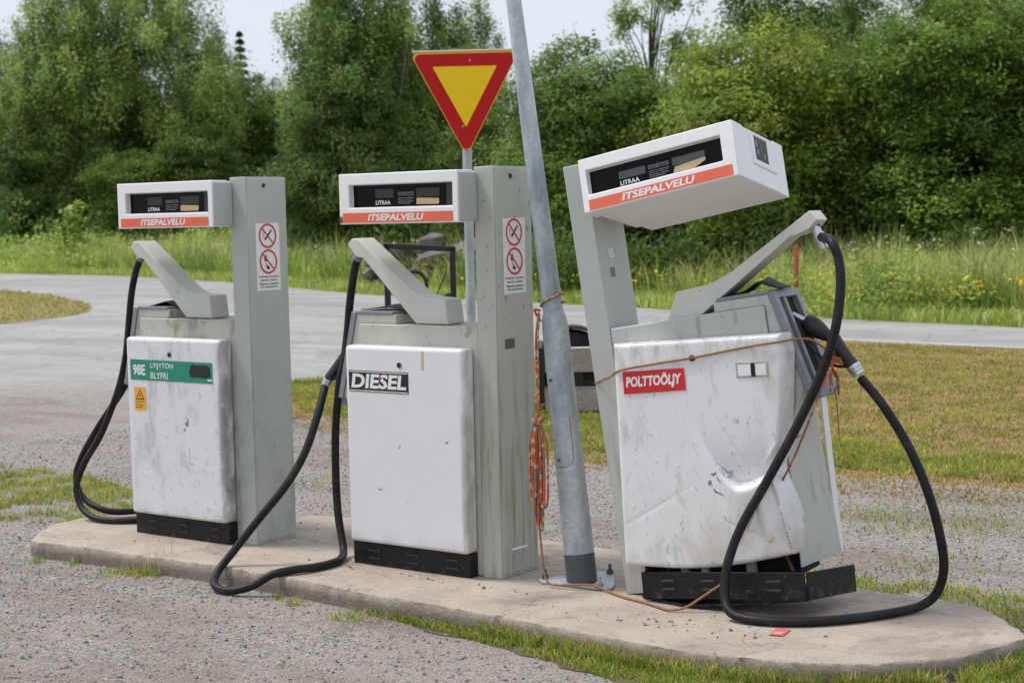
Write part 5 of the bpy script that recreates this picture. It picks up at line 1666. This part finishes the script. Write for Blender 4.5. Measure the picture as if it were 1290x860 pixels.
names = {'b': ('broadleaf tree', 'broadleaf trees in the tree line'), 'w': ('birch tree', 'birches in the tree line'), 'a': ('tree', None), 's': ('spruce', None)}
for kd, d, px, rot, sc, sx, lab in TREES:
    o = protos[kd] if kd not in used else copy_tree(protos[kd])
    used.add(kd)
    tree_at(o, d, px, rot, sc, sx)
    tag(o, lab, names[kd[0]][0], names[kd[0]][1])

# far-off wood behind the trees and dark undergrowth at their feet
def mass(name, d0, d1_, f0, f1, ztop, n, lsize, mats, label, seed):
    rg = np.random.default_rng(seed)
    ncl = n // 60
    d = d0 + (d1_ - d0) * rg.random(ncl); s = (f0 + (f1 - f0) * rg.random(ncl)) * d
    x = CAM.x + FH_.x * d + RH_.x * s; y_ = CAM.y + FH_.y * d + RH_.y * s
    top = ztop * (0.72 + 0.28 * np.sin(s * 0.9 + seed) * np.sin(s * 0.37 + 1)) * (0.8 + 0.4 * rg.random(ncl))
    z = GROUND + rise(x, y_) + top * rg.random(ncl) ** 0.7
    cc = np.stack([x, y_, z], 1)
    ci = np.repeat(np.arange(ncl), 60)
    cr_ = ztop * 0.11 + 0.25
    c = cc[ci] + rg.normal(size=(len(ci), 3)) * cr_ * np.array([0.6, 0.6, 0.45])
    nrm = rg.normal(size=c.shape) * 0.8 + np.array([0.2, -0.3, 0.5]); nrm /= np.linalg.norm(nrm, axis=1)[:, None]
    a = np.cross(nrm, rg.normal(size=c.shape)); a /= np.linalg.norm(a, axis=1)[:, None]
    b = np.cross(nrm, a)
    L = (lsize * (0.6 + 0.8 * rg.random(len(c))))[:, None]
    vv = np.stack([c - a * L, c - b * L * 0.5, c + a * L, c + b * L * 0.5], 1).reshape(-1, 3)
    mi = rg.choice(len(mats), ncl)[ci]
    tag(np_mesh(name, vv, 4, mats, mi), label, None, None, 'stuff')


mass('undergrowth', 54, 59, -0.13, 0.02, 2.2, 14000, 0.10, LEAF_DEEP[:2] + [LEAF_BIRCH[0]], 'dark undergrowth at the feet of the trees behind the middle pump', 64)
mass('woods', 100, 110, -0.20, 0.46, 6.5, 50000, 0.22, LEAF_DEEP, 'dark far-off wood closing the gaps between the trees', 61)
mass('woods', 96, 104, -0.42, -0.20, 10.0, 50000, 0.22, [LEAF_DEEP[0], LEAF_DEEP[1], LEAF_BIRCH[2]], 'dark far-off wood behind the birches on the left', 66)
mass('woods', 84, 92, -0.112, -0.03, 9.5, 30000, 0.20, [LEAF_DEEP[0], LEAF_DEEP[1], LEAF_BIRCH[2]], 'dark far-off wood behind the trees above the middle pump', 67)
mass('undergrowth', 36.5, 40, 0.02, 0.165, 1.9, 16000, 0.07, LEAF_DEEP[:2] + [LEAF_DEEP[3]], 'dark overhanging bushes close to the road under the leaning pump head', 65)
mass('undergrowth', 40, 46, 0.0, 0.48, 2.2, 42000, 0.085, LEAF_DEEP[:2] + [LEAF_DEEP[3]], 'dark undergrowth at the feet of the trees on the right', 62)
mass('undergrowth', 77, 84, -0.42, -0.11, 2.6, 26000, 0.12, LEAF_DEEP[:2] + [LEAF_BIRCH[0]], 'dark undergrowth at the feet of the birches on the left', 63)

mass('weeds', 27.5, 33, 0.155, 0.38, 1.0, 9000, 0.045, [G_TALL[0], G_TALL[1], G_TALL[2]], 'leafy weeds standing in the tall grass on the right', 68)
mass('weeds', 64, 80, -0.36, -0.10, 1.5, 16000, 0.075, [G_TALL[0], G_TALL[1], LEAF_BIRCH[1]], 'leafy weeds and seedlings in the meadow on the left', 69)

# young sapling sticking out of the meadow left of the left pump
sp = new_tree('sapling')
cr_, cc = crown('crown', [(0, 0, 1.3, .42, .42, .5), (0.1, 0, 1.8, .3, .3, .35), (-0.35, 0.1, 0.95, .4, .4, .4)], 26, 40, 0.085, [LEAF_BRIGHT[0], LEAF_BIRCH[1], LEAF_BRIGHT[1]], 71, sp, 0, (0.16, 0.28), 0.2)
trunk(sp, 1.9, 0.02, cc, BARK, 71, 8, 0.08)
tree_at(sp, 68, 97, 0.4, 1.3)
tag(sp, 'bright young sapling standing in the meadow left of the left pump', 'sapling')

# ---- dry stone wall behind the far verge
def stone_wall():
    mb = MB()
    rg = random.Random(81)
    px = 478
    bm0 = bmesh.new()
    bmesh.ops.create_icosphere(bm0, subdivisions=2, radius=1.0)
    V0 = [v.co.copy() for v in bm0.verts]
    F0 = [tuple(v.index for v in f.verts) for f in bm0.faces]
    bm0.free()
    while px < 775:
        d = float(np.interp(px, [440, 600, 720, 800], [45.0, 42.0, 39.0, 37.5]))
        z = 0.0
        top = 1.05 - 0.25 * (px < 510)
        while z < top:
            r = rg.uniform(0.17, 0.40)
            c = V(d + rg.uniform(-.15, .15), d * (px + rg.uniform(-9, 9) - 645) / 2112)
            zz_ = GROUND + float(rise(c.x, c.y)) + z + r * 0.5
            sx_, sy_, sz_ = r * rg.uniform(.9, 1.4), r * rg.uniform(.8, 1.1), r * rg.uniform(.6, .85)
            e = Euler((rg.uniform(-.4, .4), rg.uniform(-.4, .4), rg.uniform(0, 6))).to_matrix()
            ph = [rg.uniform(0, 6) for _ in range(3)]
            vs = []
            for v in V0:
                q = 1 + 0.16 * math.sin(v.x * 3 + ph[0]) * math.sin(v.y * 3.3 + ph[1]) + 0.10 * math.sin(v.z * 5 + ph[2])
                p = e @ Vector((v.x * sx_ * q, v.y * sy_ * q, v.z * sz_ * q))
                vs.append((c.x + p.x, c.y + p.y, zz_ + p.z))
            mb.add(vs, F0)
            z += r * 1.05
        px += rg.uniform(16, 24)
    tag(mb.build('stone_wall', STONE, smooth=30), 'dry wall of grey field boulders behind the grass across the road', 'stone wall')


stone_wall()

# ---- loose stones
def pebbles(name, pts, z, size, mats, label, seed):
    rg = np.random.default_rng(seed)
    n = len(pts)
    base = np.array([(1, 0, 0), (-1, 0, 0), (0, 1, 0), (0, -1, 0), (0, 0, 1), (0, 0, -1)], float)
    tri = [(0, 2, 4), (2, 1, 4), (1, 3, 4), (3, 0, 4), (2, 0, 5), (1, 2, 5), (3, 1, 5), (0, 3, 5)]
    s = size[0] + (size[1] - size[0]) * rg.random(n) ** 2.5
    v = base[None] * s[:, None, None] * (0.6 + 0.6 * rg.random((n, 6, 3))) * np.array([1, 1, 0.7])
    v += (rg.random((n, 6, 3)) - 0.5) * s[:, None, None] * 0.5
    a = rg.random(n) * 6.283
    ca, sa = np.cos(a)[:, None], np.sin(a)[:, None]
    x = v[..., 0] * ca - v[..., 1] * sa; y_ = v[..., 0] * sa + v[..., 1] * ca
    v = np.stack([x + pts[:, 0][:, None], y_ + pts[:, 1][:, None], v[..., 2] + z + s[:, None] * 0.25], -1)
    vv = v[:, tri].reshape(-1, 3)
    mi = np.repeat(rg.integers(0, len(mats), n), 8)
    tag(np_mesh(name, vv, 3, mats, mi), label, None, None, 'stuff')


PEB = [plain('pebble_grey', (0.30, 0.29, 0.28), 0.9), plain('pebble_light', (0.40, 0.385, 0.37), 0.9), plain('pebble_dark', (0.14, 0.135, 0.135), 0.9), plain('pebble_brown', (0.29, 0.25, 0.22), 0.9)]
rg3 = np.random.default_rng(91)
q = np.stack([rg3.random(90000) * 12 - 7, rg3.random(90000) * 10 - 5.2], 1)
d_, s_ = cam_space(q)
keep = (d_ > 5.6) & (np.abs(s_) < d_ * 0.36) & ~inside(q[:, 0], q[:, 1], ISL) & ~inside(q[:, 0], q[:, 1], FRONT) & inside(q[:, 0], q[:, 1], GRAVEL)
pebbles('gravel', q[keep][:34000], GROUND - 0.004, (0.003, 0.012), PEB, 'loose grey gravel stones over the yard around the island', 92)
q = np.concatenate([np.array([1.15, -0.33]) + rg3.normal(size=(46, 2)) * np.array([0.22, 0.07]), np.stack([rg3.random(70) * 4.6 - 2.5, rg3.random(70) * 1.0 - 0.35], 1), np.array([-0.5, -0.17]) + rg3.normal(size=(40, 2)) * np.array([0.3, 0.03])])
q = q[inside(q[:, 0], q[:, 1], [(a * 0.97, b * 0.9) for a, b in ISL])]
pebbles('gravel', q, 0.0, (0.004, 0.013), [PEB[2], PEB[0], PEB[2], PEB[3]], 'dark grit and small stones lying on the concrete island', 93)

# ------------------------------------------------------------------ light
w = bpy.data.worlds.new('World')
scene.world = w
w.use_nodes = True
nt = w.node_tree
bg = nt.nodes['Background']
sky = nt.nodes.new('ShaderNodeTexSky')
sky.sky_type = 'NISHITA'
sky.sun_disc = False
SUN_EL, SUN_AZ = R(60), R(249)
sky.sun_elevation = SUN_EL
sky.sun_rotation = SUN_AZ
sky.air_density = 1.0
sky.dust_density = 4.0
# bright overcast: a pale cloud veil over the blue
mx = nt.nodes.new('ShaderNodeMix'); mx.data_type = 'RGBA'
mx.inputs[0].default_value = 0.80
nt.links.new(sky.outputs[0], mx.inputs[6])
mx.inputs[7].default_value = (7.15, 7.6, 8.45, 1)
nt.links.new(mx.outputs[2], bg.inputs['Color'])
bg.inputs['Strength'].default_value = 0.112
sl = bpy.data.lights.new('sun', 'SUN')
sl.energy = 2.4
sl.angle = R(12)
sl.color = (1.0, 0.96, 0.90)
so = bpy.data.objects.new('sun', sl)
C.objects.link(so)
dirv = Vector((math.sin(SUN_AZ) * math.cos(SUN_EL), math.cos(SUN_AZ) * math.cos(SUN_EL), math.sin(SUN_EL)))
so.rotation_euler = dirv.to_track_quat('Z', 'Y').to_euler()
so.location = (0, 0, 20)

scene.view_settings.view_transform = 'Standard'
scene.view_settings.look = 'None'
scene.view_settings.exposure = 0.12
scene.view_settings.gamma = 1.0
scene.view_settings.use_curve_mapping = False
scene.cycles.max_bounces = 6
scene.cycles.transparent_max_bounces = 8
scene.cycles.use_denoising = True
